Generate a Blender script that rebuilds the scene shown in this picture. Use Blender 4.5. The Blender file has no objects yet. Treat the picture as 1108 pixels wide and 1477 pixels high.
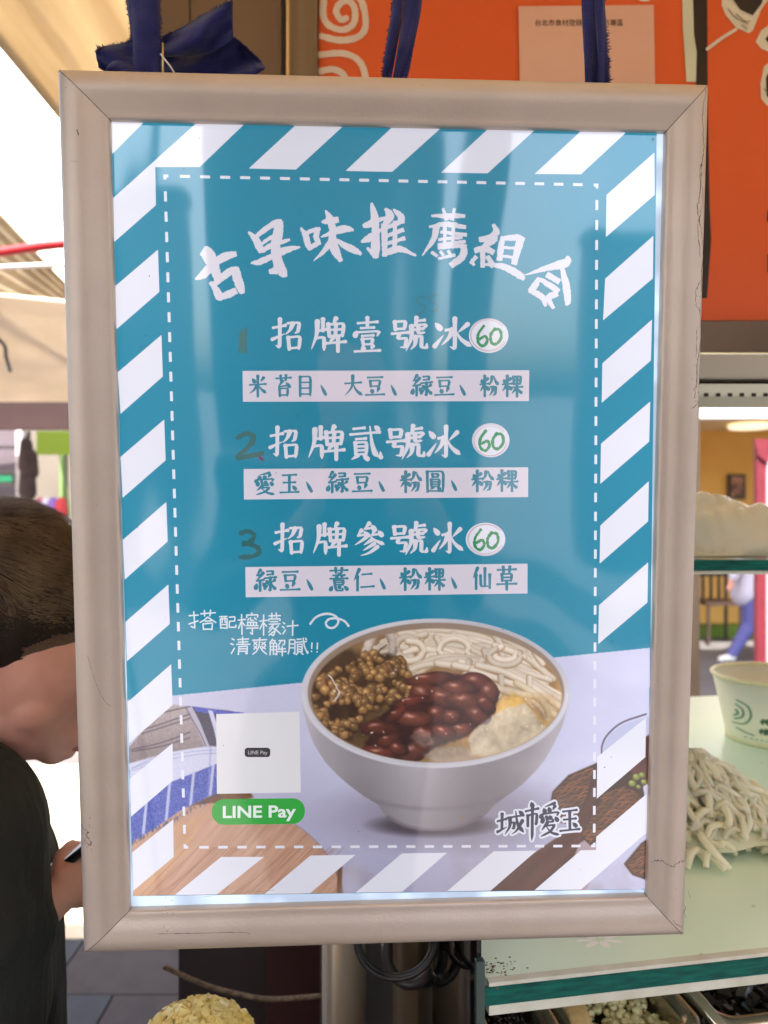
import bpy, bmesh, math, random
import numpy as np
from mathutils import Vector, Matrix, noise
from mathutils.geometry import tessellate_polygon
R = math.radians
random.seed(7); rng = np.random.default_rng(7)
scene = bpy.context.scene
COL = scene.collection

# ---------------------------------------------------------------- camera
F, CX, CY, CAMZ = 1116.0, 554.0, 738.5, 1.45
cam_d = bpy.data.cameras.new("camera"); cam = bpy.data.objects.new("camera", cam_d); COL.objects.link(cam)
cam.location = (0, 0, CAMZ); cam.rotation_euler = (R(90), 0, 0)
cam_d.sensor_fit = 'VERTICAL'; cam_d.sensor_height = 36.0; cam_d.lens = F/1477*36.0
cam_d.clip_start = 0.02; cam_d.clip_end = 500
cam_d.dof.use_dof = True; cam_d.dof.focus_distance = 0.585; cam_d.dof.aperture_fstop = 7.0
scene.camera = cam
# ---------------------------------------------------------------- sky, sun, exposure
SUN_EL, SUN_AZ = R(60), R(195)      # sun behind the camera, a little to the left, high
EXPO = 2.35
w = bpy.data.worlds.new("World"); scene.world = w; w.use_nodes = True
nt = w.node_tree; bg = nt.nodes["Background"]
sky = nt.nodes.new("ShaderNodeTexSky"); sky.sky_type = 'NISHITA'; sky.sun_disc = False
sky.sun_elevation = SUN_EL; sky.sun_rotation = SUN_AZ; sky.air_density = 1.0; sky.dust_density = 5.0
nt.links.new(sky.outputs[0], bg.inputs[0]); bg.inputs[1].default_value = 0.125
sd = bpy.data.lights.new("sun", 'SUN'); so = bpy.data.objects.new("sun", sd); COL.objects.link(so)
sd.energy = 3.5; sd.angle = R(0.5); sd.color = (1.0, 0.95, 0.87)
sv = Vector((math.sin(SUN_AZ)*math.cos(SUN_EL), math.cos(SUN_AZ)*math.cos(SUN_EL), math.sin(SUN_EL)))
so.rotation_euler = sv.to_track_quat('Z', 'Y').to_euler(); so.location = (0, -3, 6)
scene.view_settings.view_transform = 'Standard'; scene.view_settings.look = 'None'
scene.view_settings.exposure = EXPO; scene.view_settings.gamma = 1.0
scene.cycles.max_bounces = 8; scene.cycles.transparent_max_bounces = 12
scene.cycles.sample_clamp_indirect = 4.0
scene.cycles.use_denoising = True
scene.cycles.caustics_reflective = False; scene.cycles.caustics_refractive = False
EM = 1.0/2**EXPO

# ---------------------------------------------------------------- helpers
def lin(c):
    c = np.asarray(c, dtype=float)/255.0
    return np.where(c <= 0.04045, c/12.92, ((c+0.055)/1.055)**2.4)
def rgb(r, g, b): return tuple(float(v) for v in lin((r, g, b)))
def A(px, py, Y): return Vector(((px-CX)/F*Y, Y, CAMZ-(py-CY)/F*Y))

def mat(name, col, rough=0.5, metal=0.0, col2=None, nscale=8.0, namt=0.5, detail=4.0, bump=0.0, bscale=60.0,
        stretch=(1, 1, 1), spec=0.5, coat=0.0, trans=0.0, ior=1.45, emit=None, estr=0.0, translucent=0.0, rvar=0.0,
        spots=None, spscale=40.0, spth=0.62, sss=0.0):
    m = bpy.data.materials.new(name); m.use_nodes = True
    n, l = m.node_tree.nodes, m.node_tree.links
    p = n["Principled BSDF"]
    p.inputs['Base Color'].default_value = (*col, 1); p.inputs['Roughness'].default_value = rough
    p.inputs['Metallic'].default_value = metal; p.inputs['Specular IOR Level'].default_value = spec
    p.inputs['Coat Weight'].default_value = coat; p.inputs['Coat Roughness'].default_value = 0.08
    p.inputs['Transmission Weight'].default_value = trans; p.inputs['IOR'].default_value = ior
    if sss: p.inputs['Subsurface Weight'].default_value = sss; p.inputs['Subsurface Radius'].default_value = (.01, .005, .003); p.inputs['Subsurface Scale'].default_value = 1.0
    if emit: p.inputs['Emission Color'].default_value = (*emit, 1); p.inputs['Emission Strength'].default_value = estr
    tc = n.new("ShaderNodeTexCoord"); mp = n.new("ShaderNodeMapping"); mp.inputs['Scale'].default_value = stretch
    l.new(tc.outputs['Object'], mp.inputs[0])
    cur = None
    if col2 is not None:
        nz = n.new("ShaderNodeTexNoise"); nz.inputs['Scale'].default_value = nscale; nz.inputs['Detail'].default_value = detail
        l.new(mp.outputs[0], nz.inputs['Vector'])
        cr = n.new("ShaderNodeValToRGB"); cr.color_ramp.elements[0].position = 0.5-namt/2; cr.color_ramp.elements[1].position = 0.5+namt/2
        cr.color_ramp.elements[0].color = (*col, 1); cr.color_ramp.elements[1].color = (*col2, 1)
        l.new(nz.outputs[0], cr.inputs[0]); cur = cr.outputs[0]
        l.new(cur, p.inputs['Base Color'])
        if rvar:
            mr = n.new("ShaderNodeMapRange"); mr.inputs[3].default_value = rough-rvar; mr.inputs[4].default_value = rough+rvar
            l.new(nz.outputs[0], mr.inputs[0]); l.new(mr.outputs[0], p.inputs['Roughness'])
    if spots is not None:
        n2 = n.new("ShaderNodeTexNoise"); n2.inputs['Scale'].default_value = spscale; n2.inputs['Detail'].default_value = 6
        l.new(tc.outputs['Object'], n2.inputs['Vector'])
        c2 = n.new("ShaderNodeValToRGB"); c2.color_ramp.elements[0].position = spth; c2.color_ramp.elements[1].position = spth+0.06
        l.new(n2.outputs[0], c2.inputs[0])
        mx = n.new("ShaderNodeMix"); mx.data_type = 'RGBA'
        l.new(c2.outputs[0], mx.inputs[0])
        if cur: l.new(cur, mx.inputs[6])
        else: mx.inputs[6].default_value = (*col, 1)
        mx.inputs[7].default_value = (*spots, 1); l.new(mx.outputs[2], p.inputs['Base Color']); cur = mx.outputs[2]
    if bump:
        nb = n.new("ShaderNodeTexNoise"); nb.inputs['Scale'].default_value = bscale; nb.inputs['Detail'].default_value = 5
        l.new(mp.outputs[0], nb.inputs['Vector'])
        bp = n.new("ShaderNodeBump"); bp.inputs['Strength'].default_value = bump; bp.inputs['Distance'].default_value = 0.002
        l.new(nb.outputs[0], bp.inputs['Height']); l.new(bp.outputs[0], p.inputs['Normal'])
    if translucent:
        tr = n.new("ShaderNodeBsdfTranslucent"); ms = n.new("ShaderNodeMixShader"); ms.inputs[0].default_value = translucent
        if cur: l.new(cur, tr.inputs[0])
        else: tr.inputs[0].default_value = (*col, 1)
        l.new(p.outputs[0], ms.inputs[1]); l.new(tr.outputs[0], ms.inputs[2])
        l.new(ms.outputs[0], n["Material Output"].inputs[0])
    return m

def glass(name, col, alpha=0.8, rough=0.02):
    """thin clear sheet: mostly lets light through, tinted, with mirror reflections"""
    m = bpy.data.materials.new(name); m.use_nodes = True
    n, l = m.node_tree.nodes, m.node_tree.links; n.remove(n["Principled BSDF"])
    t = n.new("ShaderNodeBsdfTransparent"); t.inputs[0].default_value = (*col, 1)
    g = n.new("ShaderNodeBsdfGlossy"); g.inputs['Roughness'].default_value = rough
    fr = n.new("ShaderNodeFresnel"); fr.inputs[0].default_value = 1.5
    ms = n.new("ShaderNodeMixShader"); l.new(fr.outputs[0], ms.inputs[0]); l.new(t.outputs[0], ms.inputs[1]); l.new(g.outputs[0], ms.inputs[2])
    l.new(ms.outputs[0], n["Material Output"].inputs[0]); return m

def link(name, me, m=None, parent=None, smooth=False):
    o = bpy.data.objects.new(name, me); COL.objects.link(o)
    if m: me.materials.append(m)
    if parent: o.parent = parent
    if smooth:
        for p in me.polygons: p.use_smooth = True
    return o
def pd(name, vs, fs, m=None, parent=None, smooth=False):
    me = bpy.data.meshes.new(name); me.from_pydata([tuple(v) for v in vs], [], fs); me.update()
    return link(name, me, m, parent, smooth)
def bmo(name, bm, m=None, parent=None, smooth=False):
    bmesh.ops.recalc_face_normals(bm, faces=bm.faces)
    me = bpy.data.meshes.new(name); bm.to_mesh(me); bm.free()
    return link(name, me, m, parent, smooth)
def empty(name, loc=(0, 0, 0), rot=(0, 0, 0)):
    o = bpy.data.objects.new(name, None); COL.objects.link(o); o.location = loc; o.rotation_euler = rot; o.empty_display_size = 0.05
    return o
def tag(o, label, cat, group=None):
    o['label'] = label; o['category'] = cat
    if group: o['group'] = group
    return o
def struct(o): o['kind'] = 'structure'; return o
def stuff(o): o['kind'] = 'stuff'; return o

def add_box(bm, lo, hi, M=None, bev=0.0):
    vs = [Vector((x, y, z)) for z in (lo[2], hi[2]) for y in (lo[1], hi[1]) for x in (lo[0], hi[0])]
    b = bmesh.new()
    v = [b.verts.new(p) for p in vs]
    for f in ((0, 2, 3, 1), (4, 5, 7, 6), (0, 1, 5, 4), (2, 6, 7, 3), (0, 4, 6, 2), (1, 3, 7, 5)): b.faces.new([v[i] for i in f])
    if bev: bmesh.ops.bevel(b, geom=b.edges[:], offset=bev, segments=2, affect='EDGES', profile=0.6)
    if M is not None: b.transform(M)
    me = bpy.data.meshes.new("t"); b.to_mesh(me); b.free(); bm.from_mesh(me); bpy.data.meshes.remove(me)
def box(name, lo, hi, m, parent=None, bev=0.0, M=None):
    bm = bmesh.new(); add_box(bm, lo, hi, M, bev); return bmo(name, bm, m, parent)
def frame_at(p, t):
    t = t.normalized(); up = Vector((0, 0, 1)) if abs(t.z) < 0.95 else Vector((1, 0, 0))
    s = t.cross(up).normalized(); return s, s.cross(t).normalized()
def add_tube(bm, pts, rs, seg=10, caps=True, flat=1.0):
    pts = [Vector(p) for p in pts]
    if not hasattr(rs, '__len__'): rs = [rs]*len(pts)
    rings = []; prev = None
    for i, p in enumerate(pts):
        t = (pts[min(i+1, len(pts)-1)]-pts[max(i-1, 0)])
        if t.length < 1e-9: t = Vector((0, 0, 1))
        t.normalize()
        if prev is None: s, u = frame_at(p, t)
        else:
            s = (prev-t*prev.dot(t)).normalized(); u = s.cross(t).normalized()
        prev = s
        rings.append([bm.verts.new(p+(s*math.cos(2*math.pi*k/seg)+u*flat*math.sin(2*math.pi*k/seg))*rs[i]) for k in range(seg)])
    for a, b in zip(rings, rings[1:]):
        for k in range(seg): bm.faces.new((a[k], a[(k+1) % seg], b[(k+1) % seg], b[k]))
    if caps and len(rings) > 1: bm.faces.new(rings[0][::-1]); bm.faces.new(rings[-1])
def tube(name, pts, rs, m, parent=None, seg=12, **k):
    bm = bmesh.new(); add_tube(bm, pts, rs, seg, **k); return bmo(name, bm, m, parent, True)
def lathe(name, prof, m, parent=None, seg=64, cx=0, cy=0):
    bm = bmesh.new(); rings = []
    for r, z in prof: rings.append([bm.verts.new((cx+r*math.cos(2*math.pi*k/seg), cy+r*math.sin(2*math.pi*k/seg), z)) for k in range(seg)])
    for a, b in zip(rings, rings[1:]):
        for k in range(seg): bm.faces.new((a[k], a[(k+1) % seg], b[(k+1) % seg], b[k]))
    return bmo(name, bm, m, parent, True)
def smooth_path(pts, n=6):
    P = [np.array(p, float) for p in pts]
    if len(P) < 3: 
        return [P[0]+(P[1]-P[0])*i/n for i in range(n+1)]
    P = [2*P[0]-P[1]]+P+[2*P[-1]-P[-2]]; out = []
    for i in range(1, len(P)-2):
        for k in range(n):
            t = k/n; out.append(0.5*((2*P[i])+(-P[i-1]+P[i+1])*t+(2*P[i-1]-5*P[i]+4*P[i+1]-P[i+2])*t*t+(-P[i-1]+3*P[i]-3*P[i+1]+P[i+2])*t**3))
    out.append(P[-2]); return out
def icos(bm, c, r, sub=1, sc=(1, 1, 1), jit=0.0):
    g = bmesh.ops.create_icosphere(bm, subdivisions=sub, radius=1.0)['verts']
    for v in g:
        k = 1+random.uniform(-jit, jit); v.co = Vector((v.co.x*sc[0]*r*k, v.co.y*sc[1]*r*k, v.co.z*sc[2]*r*k))+Vector(c)
    return g
def blob(name, caps, m, parent=None, voxel=0.006, it=6, ells=()):
    """one continuous body: tapered capsules and ellipsoids fused into a single skin"""
    bm = bmesh.new()
    for (a, ra, b, rb) in caps:
        a, b = Vector(a), Vector(b); n = 7
        for i in range(n+1):
            pass
        d = (b-a); L = max(d.length, 1e-5)
        pts, rs = [], []
        for i in range(7):
            t = math.pi/2*(1-i/6.0); pts.append(a-d/L*ra*math.sin(t)); rs.append(max(ra*math.cos(t), ra*0.04))
        for i in range(7):
            t = math.pi/2*(i/6.0); pts.append(b+d/L*rb*math.sin(t)); rs.append(max(rb*math.cos(t), rb*0.04))
        add_tube(bm, pts, rs, 16)
    for (c, sc, rot) in ells:
        b = bmesh.new(); bmesh.ops.create_icosphere(b, subdivisions=3, radius=1.0)
        b.transform(Matrix.Translation(c) @ Matrix.Rotation(rot, 4, 'Y') @ Matrix.Diagonal((*sc, 1)))
        me = bpy.data.meshes.new("t"); b.to_mesh(me); b.free(); bm.from_mesh(me); bpy.data.meshes.remove(me)
    bmesh.ops.recalc_face_normals(bm, faces=bm.faces)
    me = bpy.data.meshes.new("t"); bm.to_mesh(me); bm.free()
    o = bpy.data.objects.new("t", me); COL.objects.link(o)
    r = o.modifiers.new("r", 'REMESH'); r.mode = 'VOXEL'; r.voxel_size = voxel
    s = o.modifiers.new("s", 'SMOOTH'); s.factor = 0.6; s.iterations = it
    bpy.context.view_layer.update()
    nm = bpy.data.meshes.new_from_object(o.evaluated_get(bpy.context.evaluated_depsgraph_get()))
    bpy.data.objects.remove(o); nm.name = name; nm.materials.clear()
    return link(name, nm, m, parent, True)
def text_geo(body, bold=0.0):
    """outline lettering from the built-in face as flat triangles, unit em, baseline at 0"""
    cu = bpy.data.curves.new("t", 'FONT'); cu.body = body; cu.size = 1.0; cu.offset = bold; cu.resolution_u = 4
    o = bpy.data.objects.new("t", cu); COL.objects.link(o); bpy.context.view_layer.update()
    me = bpy.data.meshes.new_from_object(o.evaluated_get(bpy.context.evaluated_depsgraph_get()))
    V = [(v.co.x, v.co.y) for v in me.vertices]; Fc = [tuple(p.vertices) for p in me.polygons]
    bpy.data.objects.remove(o); bpy.data.meshes.remove(me); return V, Fc

# ---------------------------------------------------------------- sign plane (hung sign, leaning slightly)
W_, H_ = 0.45, 0.45*1.38816
t0 = np.array([-0.49098334, -0.66558994, 1.16334905])*W_
r1 = np.array([0.99885446, -0.0034326, 0.04772824]); r2 = np.array([0.00764773, 0.9973196, 0.07276765])
r1 /= np.linalg.norm(r1); r2 -= r1*(r1@r2); r2 /= np.linalg.norm(r2)
c2w = lambda v: Vector((v[0], v[2], -v[1]))
ex, ez = c2w(r1), -c2w(r2); ey = ez.cross(ex)
SO = c2w(t0)+Vector((0, 0, CAMZ))+ex*(W_/2)-ez*H_
SR = Matrix((ex, ey, ez)).transposed()
SM = Matrix.Translation(SO) @ SR.to_4x4()
camL = SR.transposed() @ (Vector((0, 0, CAMZ))-SO)
SRT = SR.transposed()
def SP(px, py, d=0.0):
    v = SRT @ Vector(((px-CX)/F, 1.0, -(py-CY)/F)); t = (-d-camL.y)/v.y
    return camL+v*t
# ================================================================ LIGHT BOX SIGN
sign = empty("light_box_sign"); sign.matrix_world = SM
tag(sign, "hanging backlit menu sign with a rounded champagne aluminium frame and a blue striped poster", "light box sign")

def frame_mat():
    m = mat("frame_aluminium", rgb(197, 183, 170), 0.42, 0.45, rgb(187, 173, 160), 26, 0.6, bump=0.10, bscale=500, spec=0.4)
    n, l = m.node_tree.nodes, m.node_tree.links; p = n["Principled BSDF"]
    tc = n["Texture Coordinate"]
    # dirty hairline cracks and smudges
    def layer(scale, lo, hi, seed, strength, col, dist=0.0, prev=None):
        nz = n.new("ShaderNodeTexNoise"); nz.noise_dimensions = '4D'; nz.inputs['W'].default_value = seed
        nz.inputs['Scale'].default_value = scale; nz.inputs['Detail'].default_value = 8; nz.inputs['Distortion'].default_value = dist
        l.new(tc.outputs['Object'], nz.inputs['Vector'])
        cr = n.new("ShaderNodeValToRGB"); cr.color_ramp.elements[0].position = lo; cr.color_ramp.elements[1].position = hi
        cr.color_ramp.elements[0].color = (0, 0, 0, 1); cr.color_ramp.elements[1].color = (strength, strength, strength, 1)
        l.new(nz.outputs[0], cr.inputs[0]); mx = n.new("ShaderNodeMix"); mx.data_type = 'RGBA'
        l.new(cr.outputs[0], mx.inputs[0]); l.new(prev, mx.inputs[6]); mx.inputs[7].default_value = (*col, 1); return mx.outputs[2]
    prev = p.inputs['Base Color'].links[0].from_socket
    prev = layer(9, .50, .75, 1.0, .22, rgb(150, 132, 115), 0.6, prev)
    prev = layer(260, .70, .76, 4.0, .55, rgb(90, 78, 66), 0.0, prev)
    l.new(prev, p.inputs['Base Color']); return m
M_FR = frame_mat()
M_SEAM = mat("dark_grime", rgb(45, 38, 32), 0.8)
outer = [(-W_/2, H_), (W_/2, H_), (W_/2, 0), (-W_/2, 0)]
wl, wr, wt, wb = .0338, .0290, .0320, .0303
inner = [(-W_/2+wl, H_-wt), (W_/2-wr, H_-wt), (W_/2-wr, wb), (-W_/2+wl, wb)]
prof = [(0.06, -.022), (0.0, -.022), (0.0, -.0035), (.010, -.0010), (.030, .0012), (.06, .0027), (.11, .0041), (.19, .0053), (.30, .0061), (.42, .0062),
        (.54, .0055), (.66, .0041), (.76, .0025), (.84, .0014), (.90, .0010), (.95, .0008), (.985, 0.0), (1.0, -.0010), (1.0, -.0062)]
for i in range(4):
    j = (i+1) % 4
    a0, a1 = Vector(outer[i]), Vector(outer[j]); b0, b1 = Vector(inner[i]), Vector(inner[j])
    d = (a1-a0).normalized(); vs = []; N = 40
    for u, h in prof:
        p, q = a0.lerp(b0, u)+d*0.0003, a1.lerp(b1, u)-d*0.0003
        for k in range(N+1):
            r = p.lerp(q, k/N); vs.append((r.x, -h, r.y))
    fs = [(a*(N+1)+k, a*(N+1)+k+1, (a+1)*(N+1)+k+1, (a+1)*(N+1)+k) for a in range(len(prof)-1) for k in range(N)]
    o = pd("frame_rail", vs, fs, M_FR, sign, True)
    bm = bmesh.new(); bm.from_mesh(o.data); bmesh.ops.recalc_face_normals(bm, faces=bm.faces); bm.to_mesh(o.data); bm.free()
    for p in o.data.polygons: p.use_smooth = True
for i in range(4):   # dark open mitre joints
    a0, b0 = Vector(outer[i]), Vector(inner[i]); nn = Vector((-(b0-a0).y, (b0-a0).x)).normalized()*.0009; vs = []
    for u, h in prof[1:]:
        p = a0.lerp(b0, u)
        for q in (p-nn, p+nn): vs.append((q.x, -(h-.0007), q.y))
    pd("mitre_joint", vs, [(2*k, 2*k+1, 2*k+3, 2*k+2) for k in range(len(prof)-2)], M_SEAM, sign)
box("back_panel", (-W_/2+.002, .012, .002), (W_/2-.002, .0215, H_-.002), mat("painted_steel", rgb(150, 145, 138), .5), sign)
# hairline cracks in the powder coat along the right rail and a few scratches, as thin inlays
def front_d(x, z):
    """height of the rail profile at a local point"""
    dd = [(x+W_/2)/wl, (W_/2-x)/wr, (H_-z)/wt, z/wb]; u = max(0, min(1, min(dd)))
    for (u0, h0), (u1, h1) in zip(prof[2:], prof[3:]):
        if u0 <= u <= u1: return h0+(h1-h0)*((u-u0)/max(u1-u0, 1e-6))
    return 0
def scratch(bm, pts, w, jit):
    P = smooth_path(pts, 8); loc = []
    for k, (x, y) in enumerate(P):
        x += random.uniform(-jit, jit); y += random.uniform(-jit, jit)
        s = SP(x, y, .004); loc.append(Vector((s.x, -(front_d(s.x, s.z)+.00006), s.z)))
    for a, b in zip(loc, loc[1:]):
        t = (b-a); n = Vector((-t.z, 0, t.x)); n = n.normalized()*w*random.uniform(.3, 1)*.00032
        vs = [bm.verts.new(q) for q in (a-n, b-n, b+n, a+n)]; bm.faces.new(vs)
bm = bmesh.new()
for pts, w, j in [([(1018, 130), (1012, 175), (1015, 215), (1010, 245), (1013, 290), (1006, 325), (1009, 370)], .8, 1.2),
                  ([(1014, 240), (1009, 242), (1008, 285), (1004, 300), (1010, 330), (1016, 365), (1012, 392), (1013, 420)], .9, .8),
                  ([(1010, 405), (1003, 420), (1003, 440), (1010, 450), (1013, 480), (1006, 520), (1004, 560)], .8, 1.2),
                  ([(1006, 470), (1003, 500), (1005, 540), (1000, 575)], .6, 1.5), ([(1012, 460), (1014, 500), (1010, 560), (1009, 600)], .6, 1.2),
                  ([(996, 590), (1004, 584), (1008, 578)], .8, .8), ([(940, 1246), (955, 1243), (968, 1248), (980, 1241), (992, 1243)], .8, 1.8),
                  ([(992, 1250), (991, 1290), (994, 1330)], .8, 2.0), ([(970, 1325), (980, 1335), (992, 1338)], .7, 1.5),
                  ([(230, 1345), (290, 1344), (350, 1343), (362, 1346)], .6, .3), ([(285, 1300), (350, 1293), (395, 1290)], .3, .4),
                  ([(128, 945), (140, 985), (152, 1012), (160, 1020)], .35, .4), ([(104, 234), (112, 235)], .5, .3), ([(198, 500), (206, 497)], .4, .3),
                  ([(113, 189), (115, 197)], 1.4, .5), ([(118, 1192), (128, 1200), (122, 1212), (134, 1216), (128, 1204)], .7, 2.5)]:
    scratch(bm, pts, w, j)
for k in range(46):
    cx_, cy_ = random.choice([(124, 1206), (1008, 560), (988, 1300), (240, 1320), (1009, 430)])
    x, y = random.gauss(cx_, 6), random.gauss(cy_, 14); scratch(bm, [(x, y), (x+random.uniform(-3, 3), y+random.uniform(-3, 3))], .5, .4)
stuff(bmo("paint_crack", bm, M_SEAM, sign))

# backlit diffuser plate behind the poster
def print_mat(name, e, base, rough, coat):
    m = bpy.data.materials.new(name); m.use_nodes = True; n, l = m.node_tree.nodes, m.node_tree.links; p = n["Principled BSDF"]
    at = n.new("ShaderNodeAttribute"); at.attribute_name = "Col"
    sc = n.new("ShaderNodeVectorMath"); sc.operation = 'SCALE'; sc.inputs[3].default_value = base
    l.new(at.outputs['Color'], sc.inputs[0]); l.new(sc.outputs[0], p.inputs['Base Color'])
    tc = n.new("ShaderNodeTexCoord")
    nz = n.new("ShaderNodeTexNoise"); nz.inputs['Scale'].default_value = 7; nz.inputs['Detail'].default_value = 3; l.new(tc.outputs['Object'], nz.inputs['Vector'])
    mr = n.new("ShaderNodeMapRange"); mr.inputs[3].default_value = e*.90; mr.inputs[4].default_value = e*1.10; l.new(nz.outputs[0], mr.inputs[0])
    # edge-lit panel, plus reflections put into the emission: brighter towards left and right edges
    sx = n.new("ShaderNodeSeparateXYZ"); l.new(tc.outputs['Object'], sx.inputs[0]); ab = n.new("ShaderNodeMath"); ab.operation = 'ABSOLUTE'; l.new(sx.outputs[0], ab.inputs[0])
    er = n.new("ShaderNodeMapRange"); er.interpolation_type = 'SMOOTHSTEP'; er.inputs[1].default_value = .06; er.inputs[2].default_value = .19; er.inputs[3].default_value = .92; er.inputs[4].default_value = 1.22; l.new(ab.outputs[0], er.inputs[0])
    mu = n.new("ShaderNodeMath"); mu.operation = 'MULTIPLY'; l.new(mr.outputs[0], mu.inputs[0]); l.new(er.outputs[0], mu.inputs[1])
    l.new(at.outputs['Color'], p.inputs['Emission Color']); l.new(mu.outputs[0], p.inputs['Emission Strength'])
    p.inputs['Roughness'].default_value = rough; p.inputs['Specular IOR Level'].default_value = 0.6
    p.inputs['Coat Weight'].default_value = coat; p.inputs['Coat Roughness'].default_value = 0.055; p.inputs['Coat IOR'].default_value = 1.76
    # the film is not flat: long shallow waves
    mp = n.new("ShaderNodeMapping"); mp.inputs['Scale'].default_value = (7.0, 1.0, 2.2); l.new(tc.outputs['Object'], mp.inputs[0])
    nb = n.new("ShaderNodeTexNoise"); nb.inputs['Scale'].default_value = 1.0; nb.inputs['Detail'].default_value = 1.2; l.new(mp.outputs[0], nb.inputs['Vector'])
    bp = n.new("ShaderNodeBump"); bp.inputs['Strength'].default_value = 1.0; bp.inputs['Distance'].default_value = 0.0085
    l.new(nb.outputs[0], bp.inputs['Height']); l.new(bp.outputs[0], p.inputs['Normal']); l.new(bp.outputs[0], p.inputs['Coat Normal'])
    return m
M_PR = print_mat("backlit_print", 0.94*EM, 0.12, 0.35, 1.0)
M_PR["note"] = "film"
m = mat("light_panel", rgb(120, 130, 150), .3, 0, emit=(.66, .80, 1.0), estr=.85*EM, coat=.3)
n, l = m.node_tree.nodes, m.node_tree.links
nz = n.new("ShaderNodeTexNoise"); nz.inputs['Scale'].default_value = 22; mr = n.new("ShaderNodeMapRange"); mr.inputs[1].default_value = .45; mr.inputs[2].default_value = .62
mr.inputs[3].default_value = .62*EM; mr.inputs[4].default_value = 1.15*EM; l.new(n["Texture Coordinate"].outputs['Object'], nz.inputs['Vector']); l.new(nz.outputs[0], mr.inputs[0])
l.new(mr.outputs[0], n["Principled BSDF"].inputs['Emission Strength'])
box("light_panel", (-W_/2+.02, .0062, .02), (W_/2-.02, .0115, H_-.02), m, sign)

PD = -0.0048
def setcol(me, arr):
    at = me.color_attributes.new("Col", 'FLOAT_COLOR', 'POINT'); a = np.ones((len(me.vertices), 4), np.float32); a[:, :3] = arr
    at.data.foreach_set('color', a.ravel())
def local(px, py, layer): return SP(px, py, PD+layer*0.00003)
def sheet(name, V, Fc, col, layer, parent, dz=None):
    """flat print: V in photo pixels mapped onto the poster's plane"""
    vs = []
    for k, (x, y) in enumerate(V):
        v = local(x, y, layer)
        if dz is not None: v.y -= dz[k]
        vs.append(v)
    me = bpy.data.meshes.new(name); me.from_pydata([tuple(v) for v in vs], [], Fc); me.update()
    setcol(me, np.array(lin(col))); return link(name, me, M_PR, parent)
def poly(P):
    tr = tessellate_polygon([[Vector((x, y, 0)) for x, y in P]]); return list(P), [tuple(t) for t in tr]
def polys(name, PL, col, layer, parent):
    V, Fc = [], []
    for P in PL:
        v, f = poly(P); b = len(V); V += v; Fc += [tuple(i+b for i in t) for t in f]
    return sheet(name, V, Fc, col, layer, parent)
TEAL = (6, 130, 160); WHITE = (220, 220, 233)
def grid_sheet(name, TL, TR, BR, BL, nx, ny, col, layer, parent):
    V = []
    for j in range(ny+1):
        for i in range(nx+1):
            u, v = i/nx, j/ny
            V.append(tuple((1-v)*((1-u)*TL[k]+u*TR[k])+v*((1-u)*BL[k]+u*BR[k]) for k in (0, 1)))
    Fc = [(j*(nx+1)+i, j*(nx+1)+i+1, (j+1)*(nx+1)+i+1, (j+1)*(nx+1)+i) for j in range(ny) for i in range(nx)]
    return sheet(name, V, Fc, col, layer, parent)
poster = grid_sheet("poster", (159, 165), (947.5, 180), (934, 1283), (192, 1292.5), 20, 28, TEAL, 0, sign)
EDGE_L = lambda y: 162+(y-172)*.0268
stripes = [
 [(216, 168), (162, 222), (158, 165), (210, 165)],
 [(294, 168), (363, 169), (288, 241), (224, 241), (225, 296), (165, 349), (163, 286)],
 [(438, 170), (507, 171), (427, 244.5), (359, 243)], [(578, 172), (648, 174), (565.7, 248), (498.5, 246.5)],
 [(716, 175), (783, 177), (703.5, 250), (636, 249)], [(850, 178), (916, 179), (838, 251.5), (771, 251)],
 [(228, 360), (230, 421), (168, 475), (166, 413)], [(233, 483), (235, 543), (174, 597), (170, 537)],
 [(237, 605), (239, 664), (177, 718), (174, 659)], [(240, 724), (242, 781), (180, 836), (177, 779)],
 [(243, 843), (245, 900), (183, 954), (181, 897)], [(247, 958), (249, 1017), (186, 1072), (184, 1013)],
 [(249, 1072), (249.5, 1126), (188, 1179), (187, 1124)], [(250, 1182), (250.5, 1236), (191, 1286), (189, 1231)],
 [(944, 220), (944.5, 281), (874, 342), (875, 281)], [(942.5, 340), (942, 401.5), (870, 462), (873, 402)],
 [(940.5, 461), (939, 520), (868, 581), (869, 524)], [(938, 579), (936.5, 637), (866, 698), (867, 640)],
 [(936, 694), (935, 752), (865, 813), (866, 758)], [(935, 811), (934, 869), (863, 929), (864, 873)],
 [(932, 1035), (931, 1092), (861, 1152), (861.5, 1092)], [(933, 1145), (933, 1201), (838, 1283), (771, 1284), (838, 1226.5), (860, 1226), (860, 1207)],
 [(319, 1236), (381, 1236), (313, 1290), (252, 1291)], [(448, 1234), (513, 1233), (447, 1288.5), (382, 1289.5)],
 [(580, 1231), (645, 1230), (580, 1286.5), (513, 1287.5)], [(712, 1228), (774, 1227), (708, 1284.5), (645, 1285.5)]]
def clip_poly(P, f):   # keep f(p) >= 0
    out = []
    for i in range(len(P)):
        a, b = P[i], P[(i+1) % len(P)]; fa, fb = f(a), f(b)
        if fa >= 0: out.append(a)
        if (fa >= 0) != (fb >= 0):
            t = fa/(fa-fb); out.append((a[0]+(b[0]-a[0])*t, a[1]+(b[1]-a[1])*t))
    return out
lx = lambda y: 159+33*(y-165)/1127; rx = lambda y: 947.5-13.5*(y-180)/1103
bot = lambda x: 1292.5-9.5*(x-192)/742
for S in stripes:
    S = clip_poly(S, lambda p: p[0]-lx(p[1])-.3); S = clip_poly(S, lambda p: rx(p[1])-.3-p[0]); S = clip_poly(S, lambda p: bot(p[0])-.3-p[1])
    polys("border_stripe", [S], WHITE, 3, poster)
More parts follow.
